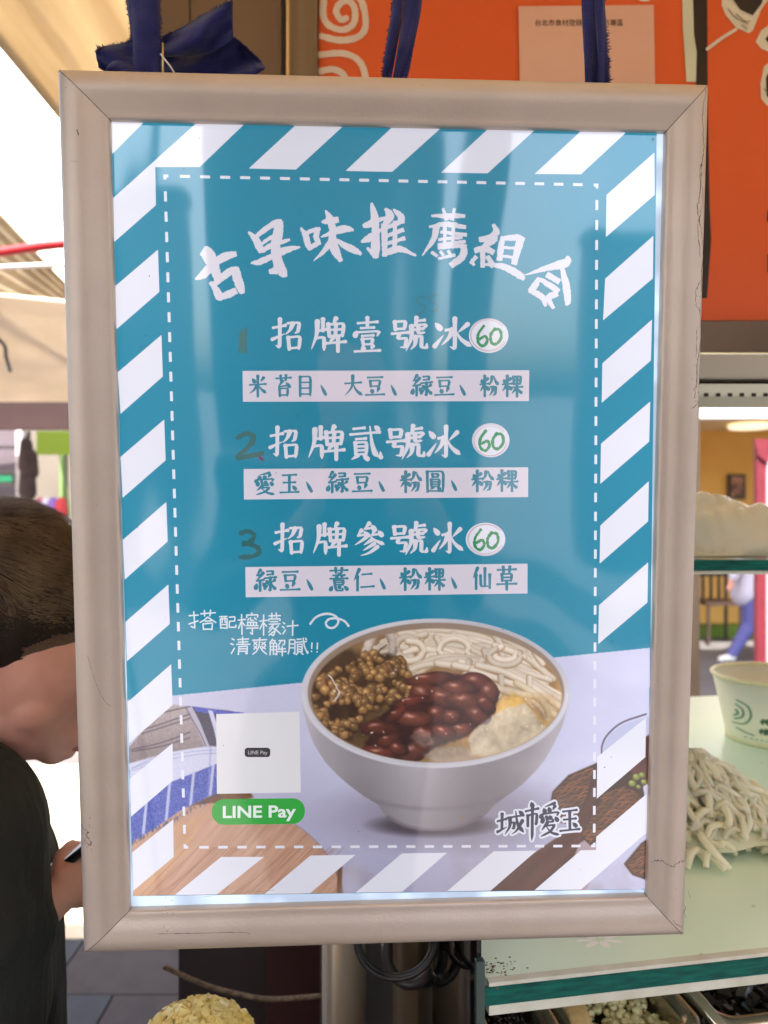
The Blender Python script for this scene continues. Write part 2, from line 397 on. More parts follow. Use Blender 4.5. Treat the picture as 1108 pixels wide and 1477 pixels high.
# dashed inner border
C4 = [SP(238, 254, PD), SP(861, 267, PD), SP(857, 1220, PD), SP(267, 1222, PD)]
def local_poly(name, PL, col, layer, parent):
    vs, fs = [], []
    for P in PL:
        b = len(vs); vs += [(x, -(PD+layer*.00003), z) for x, z in P]; fs.append(tuple(range(b, b+len(P))))
    me = bpy.data.meshes.new(name); me.from_pydata(vs, [], fs); me.update(); setcol(me, np.array(lin(col))); return link(name, me, M_PR, parent)
per = (SP(247, 313, PD)-SP(246, 283.5, PD)).length; PL = []
for i in range(4):
    a, b = Vector((C4[i].x, C4[i].z)), Vector((C4[(i+1) % 4].x, C4[(i+1) % 4].z)); L = (b-a).length; n_ = round(L/per); q = L/n_
    d = (b-a)/L; nn = Vector((-d.y, d.x))*.0010
    for k in range(n_+1):
        s0, s1 = max(k*q-q/4, 0 if k else -.001), min(k*q+q/4, L if k < n_ else L+.001)
        if k == 0: s1 = q*.17
        if k == n_: s0 = L-q*.17
        p, r_ = a+d*s0, a+d*s1; PL.append([tuple(p-nn), tuple(r_-nn), tuple(r_+nn), tuple(p+nn)])
for k, P in enumerate(PL): local_poly("border_dash", [P], WHITE, 6, poster)

# ---------------------------------------------------------------- brush lettering
G = {
'招': "h 8,31 46,24;g 29,6 28,88 16,80;t 5,64 45,47;z 52,18 88,16 83,42 74,46;p 68,18 60,36 46,50;v 54,58 57,92;z 54,58 90,55 86,92;h 57,89 86,87",
'牌': "p 22,12 20,50 6,92;v 37,6 37,40;h 22,40 48,35;z 20,60 40,57 40,94;p 72,4 64,18;v 51,20 54,56;z 52,22 93,18 89,56;h 54,37 90,35;h 54,54 90,52;v 72,20 70,54;p 66,56 54,74;h 45,75 98,70;v 77,58 77,98",
'壹': "h 18,18 84,14;v 50,2 50,30;h 28,32 72,30;d 14,40 10,54;z 14,44 90,40 82,54;h 32,54 70,52;v 34,63 37,80;z 34,63 68,61 64,79;h 37,78 64,77;d 32,84 38,92;p 68,82 62,92;h 8,98 92,95",
'號': "v 12,14 14,37;z 12,14 41,12 38,36;h 14,35 38,33;h 4,48 50,44;z 24,48 20,62 44,60 40,86 27,86;v 70,2 68,22;h 70,12 92,9;p 57,26 56,60 42,97;z 56,25 97,21 90,33;h 62,37 88,33;z 75,28 75,47 93,44;p 68,56 66,78 54,93;z 68,56 84,54 83,86 97,88 98,76",
'冰': "d 10,18 23,34;t 8,84 30,52;g 58,4 58,92 46,84;h 36,38 52,34;p 52,35 44,58 26,80;p 90,20 66,44;n 60,40 74,64 99,84",
'貳': "h 14,11 48,8;h 5,27 94,20;n 64,4 70,50 80,80 97,92;t 97,92 95,74;d 78,3 89,12;h 22,40 52,38;v 20,50 22,84;z 20,50 54,48 53,84;h 22,61 53,60;h 22,72 53,71;h 22,83 53,82;p 28,86 8,98;d 44,86 58,97",
'參': "p 50,3 36,18;h 36,20 60,17;d 56,9 66,22;p 26,24 14,38;h 14,40 38,37;d 34,28 43,41;p 68,22 58,36;h 58,38 82,35;d 78,26 89,39;p 48,38 30,52 4,68;n 52,42 70,55 98,66;p 58,52 32,68;p 66,63 30,84;p 76,72 50,90 22,99",
'米': "d 22,18 34,34;p 80,14 64,32;h 8,46 92,42;v 50,6 50,97;p 48,46 30,68 8,84;n 52,46 70,66 94,82",
'苔': "h 8,18 92,14;v 34,6 36,28;v 64,4 62,26;p 46,28 22,53;h 24,54 76,48;d 64,36 84,54;v 28,62 30,96;z 28,62 74,60 72,96;h 30,91 72,90",
'目': "v 22,10 23,95;z 22,10 78,9 77,95;h 24,35 76,35;h 24,60 76,60;h 24,86 76,86",
'、': "d 26,46 66,88",
'大': "h 10,40 90,35;p 48,6 46,46 30,72 8,92;n 50,42 66,70 97,92",
'豆': "h 14,14 86,12;v 27,28 30,54;z 27,28 75,26 70,54;h 30,52 70,51;d 32,64 38,77;p 68,60 60,78;h 5,90 95,87",
'綠': "p 28,4 12,26;h 12,27 28,25;p 40,16 10,50;h 10,50 42,46;v 26,50 26,93;d 12,62 6,82;d 38,58 48,72;z 56,10 84,8 82,25;h 58,24 84,22;h 46,39 98,34;g 72,36 72,93 62,86;d 52,48 60,58;t 46,83 66,64;p 92,46 78,57;n 76,58 84,74 99,88",
'粉': "d 8,22 16,34;p 42,18 32,32;h 3,44 49,40;v 26,6 26,96;p 24,46 3,74;d 30,50 46,66;p 64,10 60,30 47,50;n 74,8 82,30 99,47;z 54,55 85,53 80,86 68,92;p 68,55 66,72 50,94",
'粿': "d 8,22 16,34;p 42,18 32,32;h 3,44 48,40;v 26,6 26,96;p 24,46 3,74;d 30,50 44,64;v 56,10 58,44;z 56,10 91,8 88,44;h 58,26 88,25;h 58,42 88,41;h 48,57 99,54;v 73,10 73,97;p 71,58 48,84;n 75,58 84,72 99,84",
'愛': "p 72,3 24,14;d 22,17 28,28;d 46,15 51,26;p 74,12 64,24;d 16,32 11,43;z 16,34 90,30 82,41;d 24,44 17,57;z 36,42 40,58 64,58 64,50;d 50,39 55,48;d 74,44 84,55;p 40,60 14,82;z 34,69 73,67 52,87 12,99;n 36,72 60,90 96,98",
'玉': "h 18,16 82,13;h 22,48 78,46;v 50,16 50,88;h 7,91 93,88;d 64,62 79,76",
'圓': "v 11,7 13,96;z 11,7 89,5 87,96;h 14,92 86,92;v 36,18 38,32;z 36,18 64,17 62,32;h 38,31 62,30;v 30,42 32,73;z 30,42 70,41 68,73;h 32,52 68,52;h 32,62 68,62;h 32,72 68,72;p 40,75 26,86;d 60,75 73,86",
'薏': "h 8,11 92,8;v 34,0 36,20;v 64,0 62,20;d 48,19 52,27;h 22,31 78,29;d 36,33 40,41;p 64,33 60,41;h 8,45 92,43;v 28,52 30,71;z 28,52 72,51 70,71;h 30,61 70,60;h 30,70 70,70;d 18,76 10,92;z 32,76 38,95 66,95 69,84;d 48,73 54,83;d 76,76 90,90",
'仁': "p 30,6 6,54;v 22,36 22,96;h 44,28 87,25;h 38,82 98,78",
'仙': "p 28,6 6,50;v 20,34 20,96;v 64,8 64,82;z 42,38 44,85 88,83;v 88,34 88,92",
'草': "h 8,16 92,13;v 34,3 36,26;v 64,2 62,25;v 28,34 30,63;z 28,34 73,32 70,62;h 30,48 70,47;h 30,61 70,61;h 6,77 94,74;v 50,63 50,100",
'城': "h 2,42 34,34;v 18,12 18,76;t 1,86 38,66;h 40,30 98,22;p 48,30 46,66 30,98;z 48,52 66,49 61,76 54,74;n 70,4 76,58 99,94;p 94,44 72,84 54,98;d 82,4 93,16",
'市': "d 48,0 54,12;h 14,24 88,19;v 26,36 26,66;z 26,36 79,32 74,64 66,60;g 52,12 51,92 49,106",
'搭': "m 4,30 38,25;m 22,10 24,84 10,76;m 4,66 38,50;m 44,20 98,15;m 58,6 60,30;m 80,4 78,30;m 70,34 58,48 42,60;m 70,34 84,46 99,58;m 60,52 82,52;m 54,64 56,92;m 54,64 88,62 86,92;m 56,90 86,90",
'配': "m 4,16 48,14;m 8,30 10,92;m 8,30 46,28 46,92;m 20,16 18,56;m 34,16 34,54 44,56;m 12,68 44,68;m 10,90 46,90;m 58,18 92,16 90,46;m 60,46 90,46;m 60,46 60,84 97,84 97,70",
'檸': "m 2,34 38,30;m 20,8 20,94;m 20,36 3,68;m 22,42 36,56;m 68,2 68,10;m 44,22 44,12 96,10 94,20;m 52,26 48,34;m 60,24 62,34 76,34;m 82,24 90,32;m 48,42 48,56;m 48,42 90,42 90,56;m 62,42 62,56;m 76,42 76,56;m 43,58 97,58;m 42,68 99,68;m 70,68 70,96 60,88",
'檬': "m 2,34 38,30;m 20,8 20,94;m 20,36 3,68;m 22,42 36,56;m 44,12 98,10;m 58,0 58,20;m 80,0 80,20;m 44,34 44,26 97,24 95,34;m 52,38 86,38;m 46,48 96,46;m 68,48 46,66;m 60,58 75,76 66,98 58,92;m 62,66 44,82;m 68,78 46,96;m 90,55 74,68;m 74,66 99,90",
'汁': "m 6,20 18,28;m 2,44 14,52;m 4,88 20,64;m 32,42 99,38;m 66,8 66,98",
'清': "m 6,12 18,20;m 0,38 14,44;m 1,90 18,62;m 34,16 92,14;m 38,30 88,28;m 28,44 98,42;m 62,2 62,44;m 42,54 40,96;m 42,54 85,52 85,94 76,90;m 44,66 84,66;m 44,78 84,78",
'爽': "m 5,16 96,14;m 50,2 48,50 30,78 6,96;m 50,48 68,76 94,94;m 14,26 34,42;m 34,26 14,42;m 14,50 34,64;m 34,48 14,66;m 64,28 86,42;m 86,26 64,42;m 66,50 88,64;m 88,48 66,66",
'解': "m 22,4 5,26;m 14,14 38,12 30,26;m 10,28 7,94;m 10,28 44,26 44,94 36,88;m 10,46 44,46;m 10,64 44,64;m 27,28 27,92;m 56,12 93,10 88,38 80,34;m 72,12 53,42;m 62,48 54,62;m 58,60 95,58;m 49,77 99,74;m 77,44 77,99",
'膩': "m 10,12 8,70 1,94;m 10,12 36,10 36,94 29,88;m 10,36 36,36;m 10,58 36,58;m 46,9 66,6;m 41,25 95,20;m 78,2 84,50 99,94 100,78;m 88,2 95,12;m 48,38 48,80;m 48,38 73,36 73,80;m 48,51 73,51;m 48,65 73,65;m 48,79 73,79;m 54,83 43,98;m 66,83 77,96",
'!': "m 50,6 46,60;m 45,80 46,86",
}
def parse(ch):
    out = []
    for s in G[ch].split(';'):
        t, rest = s.split(' ', 1); out.append((t, [tuple(float(v) for v in p.split(',')) for p in rest.split()]))
    return out
def widths(t, P, base):
    """P resampled points with arc fraction; brush pressure along the stroke"""
    n = len(P); ds = [0]
    for a, b in zip(P, P[1:]): ds.append(ds[-1]+math.hypot(b[0]-a[0], b[1]-a[1]))
    L = ds[-1] or 1; W = []
    for i in range(n):
        s = ds[i]/L; a, b = P[max(i-1, 0)], P[min(i+1, n-1)]
        dx, dy = b[0]-a[0], b[1]-a[1]; q = abs(dy)/(math.hypot(dx, dy) or 1)
        c = 0.58+0.42*q
        if t == 'm': k = 1.0/c
        elif t == 'h': k = 1.0+.55*math.exp(-((s-.97)/.09)**2)+.25*math.exp(-((s-.02)/.06)**2)
        elif t == 'v': k = 1.0+.30*math.exp(-((s-.03)/.08)**2)-.05*s
        elif t == 'z': k = 1.0+.18*math.exp(-(s/.06)**2)-(.55*max(0, (s-.85)/.15) if n else 0)
        elif t == 'g': k = 1.0+.25*math.exp(-(s/.06)**2)-.75*max(0, (s-.86)/.14)
        elif t == 'p': k = 1.25*(1-s)**.7+.14
        elif t == 't': k = 1.15*(1-s)**.8+.15
        elif t == 'n': k = (.40+1.15*min(s/.8, 1)**1.3) if s < .82 else 1.55*(1-(s-.82)/.18)+.1
        elif t == 'd': k = .35+1.25*math.sin(min(s*1.15, 1)*math.pi*.62)
        W.append(base*c*k)
    return W
def strip(V, Fc, Z, P, W, z, cap=True, jit=0.0):
    n = len(P); b0 = len(V)
    for i in range(n):
        a, b = P[max(i-1, 0)], P[min(i+1, n-1)]; dx, dy = b[0]-a[0], b[1]-a[1]; L = math.hypot(dx, dy) or 1
        nx, ny = -dy/L, dx/L; w = W[i]/2; j1, j2 = (random.uniform(-jit, jit) for _ in range(2))
        V.append((P[i][0]+nx*(w+j1), P[i][1]+ny*(w+j1))); V.append((P[i][0]-nx*(w+j2), P[i][1]-ny*(w+j2))); Z += [z, z]
    for i in range(n-1): Fc.append((b0+2*i, b0+2*i+1, b0+2*i+3, b0+2*i+2))
    if cap:
        for e, (i, sg) in enumerate(((0, -1), (n-1, 1))):
            a, b = P[max(i-1, 0)], P[min(i+1, n-1)]; dx, dy = (b[0]-a[0])*sg, (b[1]-a[1])*sg; L = math.hypot(dx, dy) or 1
            ux, uy = dx/L, dy/L; w = W[i]/2; bb = len(V)
            for k in range(1, 4):
                t = math.pi*k/4; V.append((P[i][0]+(-uy*math.cos(t)*sg*1+ux*math.sin(t)*.8)*w, P[i][1]+(ux*math.cos(t)*sg*1+uy*math.sin(t)*.8)*w)); Z.append(z)
            Fc.append((b0+2*i, bb, bb+1, bb+2, b0+2*i+1))
def resample(t, P):
    if t == 'z' or (t == 'm' and len(P) > 2) or t == 'g':   # keep corners fairly sharp
        out = []
        for a, b in zip(P, P[1:]):
            for k in range(5): out.append((a[0]+(b[0]-a[0])*k/5, a[1]+(b[1]-a[1])*k/5))
        out.append(P[-1])
        if t != 'm':
            q = out[:]
            for i in range(1, len(out)-1): q[i] = tuple(.25*out[i-1][k]+.5*out[i][k]+.25*out[i+1][k] for k in (0, 1))
            out = q
        return out
    return [tuple(p) for p in smooth_path(P, 7)]
def glyph(acc, ch, x0, y0, x1, y1, base=11.0, rot=0.0, jit=0.0, cap=True, warp=0.0):
    V, Fc, Z = acc; sx, sy = (x1-x0)/100, (y1-y0)/100; s = (abs(sx)+abs(sy))/2; cx_, cy_ = (x0+x1)/2, (y0+y1)/2
    for k, (t, P) in enumerate(parse(ch)):
        Q = []
        for (x, y) in P:
            x, y = x+random.uniform(-warp, warp), y+random.uniform(-warp, warp)
            X, Y = x0+x*sx-cx_, y0+y*sy-cy_; Q.append((cx_+X*math.cos(rot)-Y*math.sin(rot), cy_+X*math.sin(rot)+Y*math.cos(rot)))
        Q = resample(t, Q); strip(V, Fc, Z, Q, widths(t, Q, 2.0 if t == 'm' else base*s), 3e-6*(k+1), cap, jit)
def newacc(): return ([], [], [])
def emit(name, acc, col, layer, parent): return sheet(name, acc[0], acc[1], col, layer, parent, acc[2])

# the arched title, written with a broad dry brush; strokes are x,y,width
T2 = (280, 280, 4.262); T3 = (500, 280, 3.259)
TITLE = [
 (T2, ["50,345,60 80,365,80 112,420,78 130,470,60 150,530,45", "8,524,14 60,492,52 120,430,48 190,385,52 262,366,30",
       "98,540,22 130,580,40 155,630,50 172,652,14", "118,560,34 180,505,46 230,470,44 276,462,34", "252,458,52 268,520,58 288,580,50 300,612,28", "150,640,34 210,616,46 262,592,40"]),
 (T2, ["332,232,12 375,272,40 400,322,46 418,358,34", "380,262,28 440,215,34 500,178,40 542,168,30", "522,165,52 518,230,60 505,290,62 490,335,50",
       "400,318,18 460,275,24 515,245,18", "415,352,24 480,315,34 590,278,18", "348,424,10 400,418,38 470,388,36 560,345,44 652,324,14",
       "500,320,60 512,400,62 528,450,66 552,490,52 572,505,12", "460,478,26 510,468,50"]),
 (T2, ["655,206,12 685,252,36 700,310,38 714,346,14", "690,240,22 740,220,28 778,212,20", "762,212,32 750,260,36 765,300,30", "708,334,26 745,312,32 780,298,16",
       "784,172,14 830,166,42 890,156,34", "780,264,10 850,236,32 920,214,48 982,220,16", "808,98,10 835,150,46 850,210,42 852,280,50 870,350,56 906,414,22",
       "842,288,36 800,348,30 734,412,4", "868,276,16 920,312,38 980,342,44 1030,370,18"]),
 (T3, ["118,40,10 130,100,36 136,180,36 136,250,42 142,302,18", "140,290,36 95,252,10", "76,150,18 110,140,32 182,110,14", "68,226,10 110,205,36 168,162,12",
       "182,66,12 202,104,42 165,165,12", "176,138,28 178,200,30 178,294,22", "220,70,10 258,112,34 238,142,16", "180,160,18 270,124,24", "186,198,16 270,166,22",
       "186,234,16 276,206,20", "180,278,30 250,258,30 328,290,10", "228,125,22 226,262,22"]),
 (T3, ["398,102,12 470,102,24 558,102,18", "452,66,12 472,124,22", "508,66,14 495,124,20", "388,154,12 470,142,26 562,156,20", "424,150,30 408,212,26 356,290,4",
       "440,178,16 566,192,18", "430,214,14 545,202,18", "462,150,18 462,232,16", "502,150,18 500,226,16", "428,240,18 560,222,16", "428,252,18 548,242,18",
       "552,236,26 545,292,36 488,338,28", "398,272,18 428,292,14", "440,266,14 456,290,14", "476,264,14 492,290,12", "430,304,12 512,286,16"]),
 (T3, ["690,140,14 702,182,32 650,208,12", "622,214,24 692,208,38 640,252,22", "600,266,24 650,256,32 694,276,26", "588,312,18 600,336,14", "640,268,26 640,346,22",
       "660,290,20 692,342,30", "580,326,12 612,292,22", "735,198,18 726,250,30 718,314,26", "740,208,22 800,204,30 838,214,18", "820,204,40 802,270,34 786,332,28",
       "735,250,14 802,256,14", "725,290,14 792,298,14", "640,330,10 740,342,30 818,386,32 832,406,8"]),
 (T3, ["1042,290,12 1030,322,42 950,345,30 832,382,3", "1012,342,20 1030,420,34 1040,500,32 1030,522,12", "940,376,30 1002,414,28", "905,392,14 885,430,32 858,456,18",
       "905,398,18 950,425,28 998,460,28", "858,450,25 920,485,30 936,528,16", "992,465,30 950,488,30 974,538,16"]),
]
for (ox, oy, sc_), ST in TITLE:
    V, Fc, Z = newacc()
    for k, s in enumerate(ST):
        P = [tuple(float(v) for v in p.split(',')) for p in s.split()]
        Q = smooth_path(P, 9) if len(P) > 2 else smooth_path([P[0], tuple((P[0][i]+P[1][i])/2 for i in range(3)), P[1]], 9)
        pts = [(ox+q[0]/sc_, oy+q[1]/sc_) for q in Q]; W = [max(q[2], 2)/sc_ for q in Q]
        strip(V, Fc, Z, pts, W, 3e-6*(k+1), False, .55)
    emit("title_character", (V, Fc, Z), (218, 214, 226), 6, poster)
MENU = [("招牌壹號冰", [(390, 438), (446, 500), (508, 552), (563, 617), (622, 681)], (457, 508)),
        ("招牌貳號冰", [(387, 433), (442, 498), (503, 551), (556, 613), (614, 665)], (613, 664)),
        ("招牌參號冰", [(394, 441), (449, 501), (510, 556), (562, 617), (621, 669)], (753, 802))]
for txt, xs, (ya, yb) in MENU:
    acc = newacc()
    for ch, (xa, xb) in zip(txt, xs): glyph(acc, ch, xa, ya, xb, yb, 11.2)
    emit("menu_lettering", acc, (219, 216, 228), 6, poster)
BOXES = [[(350, 535), (763.5, 534), (763, 578.5), (350.5, 579.5)], [(351.5, 676.5), (762, 674), (762, 717), (352, 720.5)], [(354, 818), (761, 813), (761, 856), (354.5, 861.5)]]
ING = [("米苔目、大豆、綠豆、粉粿", [(358, 386), (396, 422), (427, 454), (458, 476), (495, 524), (526, 556), (560, 576), (593, 624), (626, 656), (659, 676), (692, 720), (724, 754)], (540, 573)),
       ("愛玉、綠豆、粉圓、粉粿", [(366, 398), (402, 433), (437, 456), (471, 503), (507, 538), (542, 559), (577, 609), (613, 643), (647, 663), (680, 713), (716, 747)], (681, 714)),
       ("綠豆、薏仁、粉粿、仙草", [(367, 399), (403, 434), (438, 456), (474, 504), (509, 540), (544, 560), (576, 609), (612, 642), (647, 663), (681, 710), (715, 747)], (821, 855))]
for B, (txt, xs, (ya, yb)) in zip(BOXES, ING):
    b = polys("ingredient_box", [B], (214, 206, 220), 4, poster)
    acc = newacc()
    for ch, (xa, xb) in zip(txt, xs):
        dy = -.012*(xa-350) if B is not BOXES[0] else 0
        glyph(acc, ch, xa, ya+dy, xb, yb+dy, 13.0)
    emit("ingredient_lettering", acc, (44, 128, 152), 6, poster)
def ellipse(cx_, cy_, a, b, n=48, rot=0.0):
    return [(cx_+a*math.cos(t)*math.cos(rot)-b*math.sin(t)*math.sin(rot), cy_+a*math.cos(t)*math.sin(rot)+b*math.sin(t)*math.cos(rot)) for t in (2*math.pi*k/n for k in range(n))]
def mono(name, lines, w, col, layer, parent, jit=0.0):
    V, Fc, Z = newacc()
    for k, P in enumerate(lines):
        Q = smooth_path(P, 7); strip(V, Fc, Z, [tuple(q[:2]) for q in Q], [w*(1+random.uniform(-jit, jit)) for _ in Q], 2e-6*(k+1))
    return emit(name, (V, Fc, Z), col, layer, parent)
for (cx_, cy_, a, b) in ((705, 484, 28.5, 25), (708, 635, 27, 24.5), (700.5, 778, 28.5, 24)):
    polys("price_circle", [ellipse(cx_, cy_, a, b)], (222, 222, 236), 4, poster)
    x, y = cx_, cy_+1
    for q in range(2): mono("price_ring", [ellipse(x+random.uniform(-1, 1), y-1+random.uniform(-1, 1), a-2-2*q, b-1.5-1.5*q, 30)[random.randrange(4):28]], .7, (190, 150, 160), 6+q, poster)
    mono("marker_price", [[(x-7, y-15), (x-15, y-3), (x-15, y+9), (x-8, y+14), (x-2, y+7), (x-5, y), (x-13, y+4)],
                          [(x+9, y-11), (x+3, y-2), (x+4, y+9), (x+11, y+11), (x+18, y+2), (x+16, y-9), (x+8, y-10)]], 4.2, (38, 140, 84), 9, poster, .25)
mono("marker_numeral", [[(350, 476), (349, 490), (351, 508)], [(355, 473), (354, 490), (355, 509)], [(347, 480), (346, 508)]], 3.2, (74, 112, 104), 6, poster, .3)
mono("marker_numeral", [[(342, 632), (356, 625), (366, 632), (358, 645), (342, 660), (358, 658), (378, 654)]], 7, (58, 104, 104), 6, poster, .35)
mono("marker_numeral", [[(346, 770), (358, 766), (367, 773), (360, 782), (350, 784), (364, 786), (375, 794), (366, 802), (346, 804)]], 7, (40, 96, 100), 6, poster, .35)
mono("faded_marker_trace", [[(614, 428), (603, 430), (603, 438), (612, 441), (610, 450), (601, 454)], [(634, 425), (622, 427), (622, 436), (632, 439), (630, 447), (620, 450)]], 3, (50, 118, 134), 6, poster, .4)
HW = [("搭配檸檬汁", [(271, 312, 879, 911), (316, 341, 886, 908), (343, 373, 883, 917), (374, 405, 884, 918), (407, 430, 893, 917)]),
      ("清爽解膩!!", [(333, 361, 918, 945), (363, 386, 919, 945), (388, 413, 921, 946), (415, 444, 920, 945), (445, 455, 926, 942), (453, 463, 926, 943)])]
for txt, bx in HW:
    acc = newacc()
    for ch, (xa, xb, ya, yb) in zip(txt, bx): glyph(acc, ch, xa, ya, xb, yb, 6.4, warp=1.5)
    emit("handwritten_note", acc, (218, 222, 232), 6, poster)
mono("curled_arrow", [[(447.5, 900), (455, 891), (466, 886), (478, 886), (486, 891), (488, 898), (482, 905), (474, 905), (470, 899), (475, 893), (486, 892), (497, 896), (503, 903)]], 3.2, (214, 216, 230), 6, poster, .15)
# ink specks and dirt on the film
for k in range(46):
    x, y = random.uniform(180, 925), random.uniform(190, 1270); r = random.choice([.5, .6, .7, .9, 1.2])
    polys("ink_speck", [ellipse(x, y, r, r*random.uniform(.6, 1.4), 7)], (42, 74, 92), 11, poster)
polys("ink_speck", [ellipse(942.5, 200.5, 1.8, 2.1, 10)], (20, 24, 28), 11, poster)
polys("ink_speck", [[(372, 656), (380, 661), (381, 666), (374, 662)]], (120, 40, 80), 11, poster)
polys("ink_speck", [[(664, 1183-6), (667, 1179), (669, 1181), (667, 1184)]], (150, 110, 60), 12, poster)
# ---------------------------------------------------------------- printed food photograph (flat print, colours stored per vertex)
PX0, PY0, PX1, PY1, SC = 184, 884, 940, 1296, 1.12
NX, NY = int((PX1-PX0)*SC), int((PY1-PY0)*SC)
xs, ys = PX0+np.arange(NX+1)/SC, PY0+np.arange(NY+1)/SC
XX, YY = np.meshgrid(xs, ys); IM = np.zeros(XX.shape+(3,))
def vnoise(scale, seed, sx=1.0, sy=1.0, rot=0.0):
    r = np.random.default_rng(seed); x = (XX*math.cos(rot)+YY*math.sin(rot))*scale*sx; y = (-XX*math.sin(rot)+YY*math.cos(rot))*scale*sy
    x = x-x.min(); y = y-y.min(); g = r.random((int(y.max())+3, int(x.max())+3)); xi, yi = x.astype(int), y.astype(int)
    fx, fy = x-xi, y-yi; fx, fy = fx*fx*(3-2*fx), fy*fy*(3-2*fy)
    return (g[yi, xi]*(1-fx)+g[yi, xi+1]*fx)*(1-fy)+(g[yi+1, xi]*(1-fx)+g[yi+1, xi+1]*fx)*fy
def fbm(scale, seed, o=4, **k): return sum(vnoise(scale*2**i, seed+i, **k)/2**i for i in range(o))/sum(1/2**i for i in range(o))
def C(*c): return np.array(c, float)
def put(m, c): 
    global IM
    c = np.asarray(c, float); IM = IM*(1-m[..., None])+c*m[..., None]
def pmask(P, soft=1.0):
    """soft inside mask of a polygon"""
    ins = np.zeros(XX.shape, bool); D = np.full(XX.shape, 1e9); n = len(P)
    for i in range(n):
        (x1, y1), (x2, y2) = P[i], P[(i+1) % n]
        if y1 != y2:
            c = ((y1 > YY) != (y2 > YY)) & (XX < (x2-x1)*(YY-y1)/(y2-y1)+x1); ins ^= c
        dx, dy = x2-x1, y2-y1; t = np.clip(((XX-x1)*dx+(YY-y1)*dy)/(dx*dx+dy*dy+1e-9), 0, 1)
        D = np.minimum(D, np.hypot(XX-x1-t*dx, YY-y1-t*dy))
    return np.clip(np.where(ins, D, -D)/soft+.5, 0, 1)
def win(x0, y0, x1, y1):
    a, b = max(0, int((x0-PX0)*SC)), min(NX+1, int((x1-PX0)*SC)+2); c, d = max(0, int((y0-PY0)*SC)), min(NY+1, int((y1-PY0)*SC)+2)
    return slice(c, max(c, d)), slice(a, max(a, b))
def ball(cx_, cy_, a, b, rot, core, edge, hi=None, gain=1.0, clip=None):
    r = max(a, b)+2; w_ = win(cx_-r, cy_-r, cx_+r, cy_+r); x, y = XX[w_]-cx_, YY[w_]-cy_
    if x.size == 0: return
    u, v = (x*math.cos(rot)+y*math.sin(rot))/a, (-x*math.sin(rot)+y*math.cos(rot))/b; q = np.hypot(u, v)
    m = np.clip((1-q)*min(a, b)+.3, 0, 1)
    if clip is not None: m = m*clip[w_]
    z = np.sqrt(np.clip(1-q*q, 0, 1)); s = np.clip((z*.75-(y/r)*.35-(x/r)*.12+.05)*gain, 0, 1)[..., None]
    c = np.asarray(edge)*(1-s)+np.asarray(core)*s
    if hi is not None:
        h = np.exp(-(((x+a*.25)/(a*.22))**2+((y+b*.4)/(b*.2))**2))[..., None]; c = c*(1-h*.7)+np.asarray(hi)*h*.7
    IM[w_] = IM[w_]*(1-m[..., None])+c*m[..., None]
def tubep(P, r, core, edge, clip=None):
    P = [tuple(p) for p in smooth_path(P, 6)]; X = [p[0] for p in P]; Y = [p[1] for p in P]
    w_ = win(min(X)-r-2, min(Y)-r-2, max(X)+r+2, max(Y)+r+2); x, y = XX[w_], YY[w_]
    if x.size == 0: return
    D = np.full(x.shape, 1e9); S = np.zeros(x.shape)
    for (x1, y1), (x2, y2) in zip(P, P[1:]):
        dx, dy = x2-x1, y2-y1; L2 = dx*dx+dy*dy+1e-9; t = np.clip(((x-x1)*dx+(y-y1)*dy)/L2, 0, 1)
        d = np.hypot(x-x1-t*dx, y-y1-t*dy); side = ((x-x1)*dy-(y-y1)*dx)*np.sign(dx if abs(dx) > 1e-6 else 1)/math.sqrt(L2); k = d < D; D = np.where(k, d, D); S = np.where(k, side, S)
    m = np.clip(r-D+.3, 0, 1)
    if clip is not None: m = m*clip[w_]
    s = np.clip(np.sqrt(np.clip(1-(D/r)**2, 0, 1))*.9+S/r*.28, 0, 1)[..., None]
    IM[w_] = IM[w_]*(1-m[..., None])+(np.asarray(edge)*(1-s)+np.asarray(core)*s)*m[..., None]
def emask(cx_, cy_, a, b, soft=1.2):
    q = np.hypot((XX-cx_)/a, (YY-cy_)/b); return np.clip((1-q)*min(a, b)/soft+.5, 0, 1)
# table top and the teal above the slanted edge
n1 = fbm(.012, 3); gx = (XX-PX0)/(PX1-PX0); gy = (YY-PY0)/(PY1-PY0)
base = C(192, 190, 210)+np.stack([gx*10, gx*12, gx*14], -1)-(np.clip(gy-.45, 0, 1)*62)[..., None]*C(1, 1.05, 1.0)*(1-.55*np.clip(gx-.75, 0, 1)*4)[..., None]
IM[:] = base+(n1-.5)[..., None]*14
put(np.clip((n1+fbm(.05, 9)*.4-.78)*4, 0, 1)*np.clip(gy*2-.9, 0, 1)*.4, C(150, 140, 145))
teal_m = np.clip(((1003-(XX-250)*(68/680))-YY)/1.2+.5, 0, 1); tealc = C(*TEAL)
# wood board shadow, cloth, board
put(pmask([(184, 1290), (184, 1180), (320, 1102), (352, 1118), (365, 1150), (300, 1180), (230, 1220)], 4), C(118, 84, 62)+((fbm(.05, 12, sx=3)-.5)*26)[..., None])
wood = C(178, 146, 130)+((fbm(.05, 21, 5, sx=.35, sy=4.5, rot=R(-48))-.5)*34)[..., None]+((fbm(.25, 25, 3, sx=.12, sy=3.2, rot=R(-48))-.5)*26)[..., None]
put(emask(322, 1312, 176, 152, 3)*.8, C(122, 100, 92)); wm = emask(319, 1308, 175, 150)
put(wm, wood); put(emask(311, 1306, 160, 140, 30)*.25*wm, C(212, 176, 152))
put(pmask([(487, 1240), (494, 1240), (493, 1296), (486, 1296)], 2), C(112, 82, 62))
put(pmask([(184, 1262), (250, 1192), (300, 1172), (270, 1230), (210, 1296), (184, 1296)], 8)*.7, C(196, 160, 132)+((fbm(.05, 31, 4, sx=.5, sy=4, rot=R(-48))-.5)*30)[..., None])
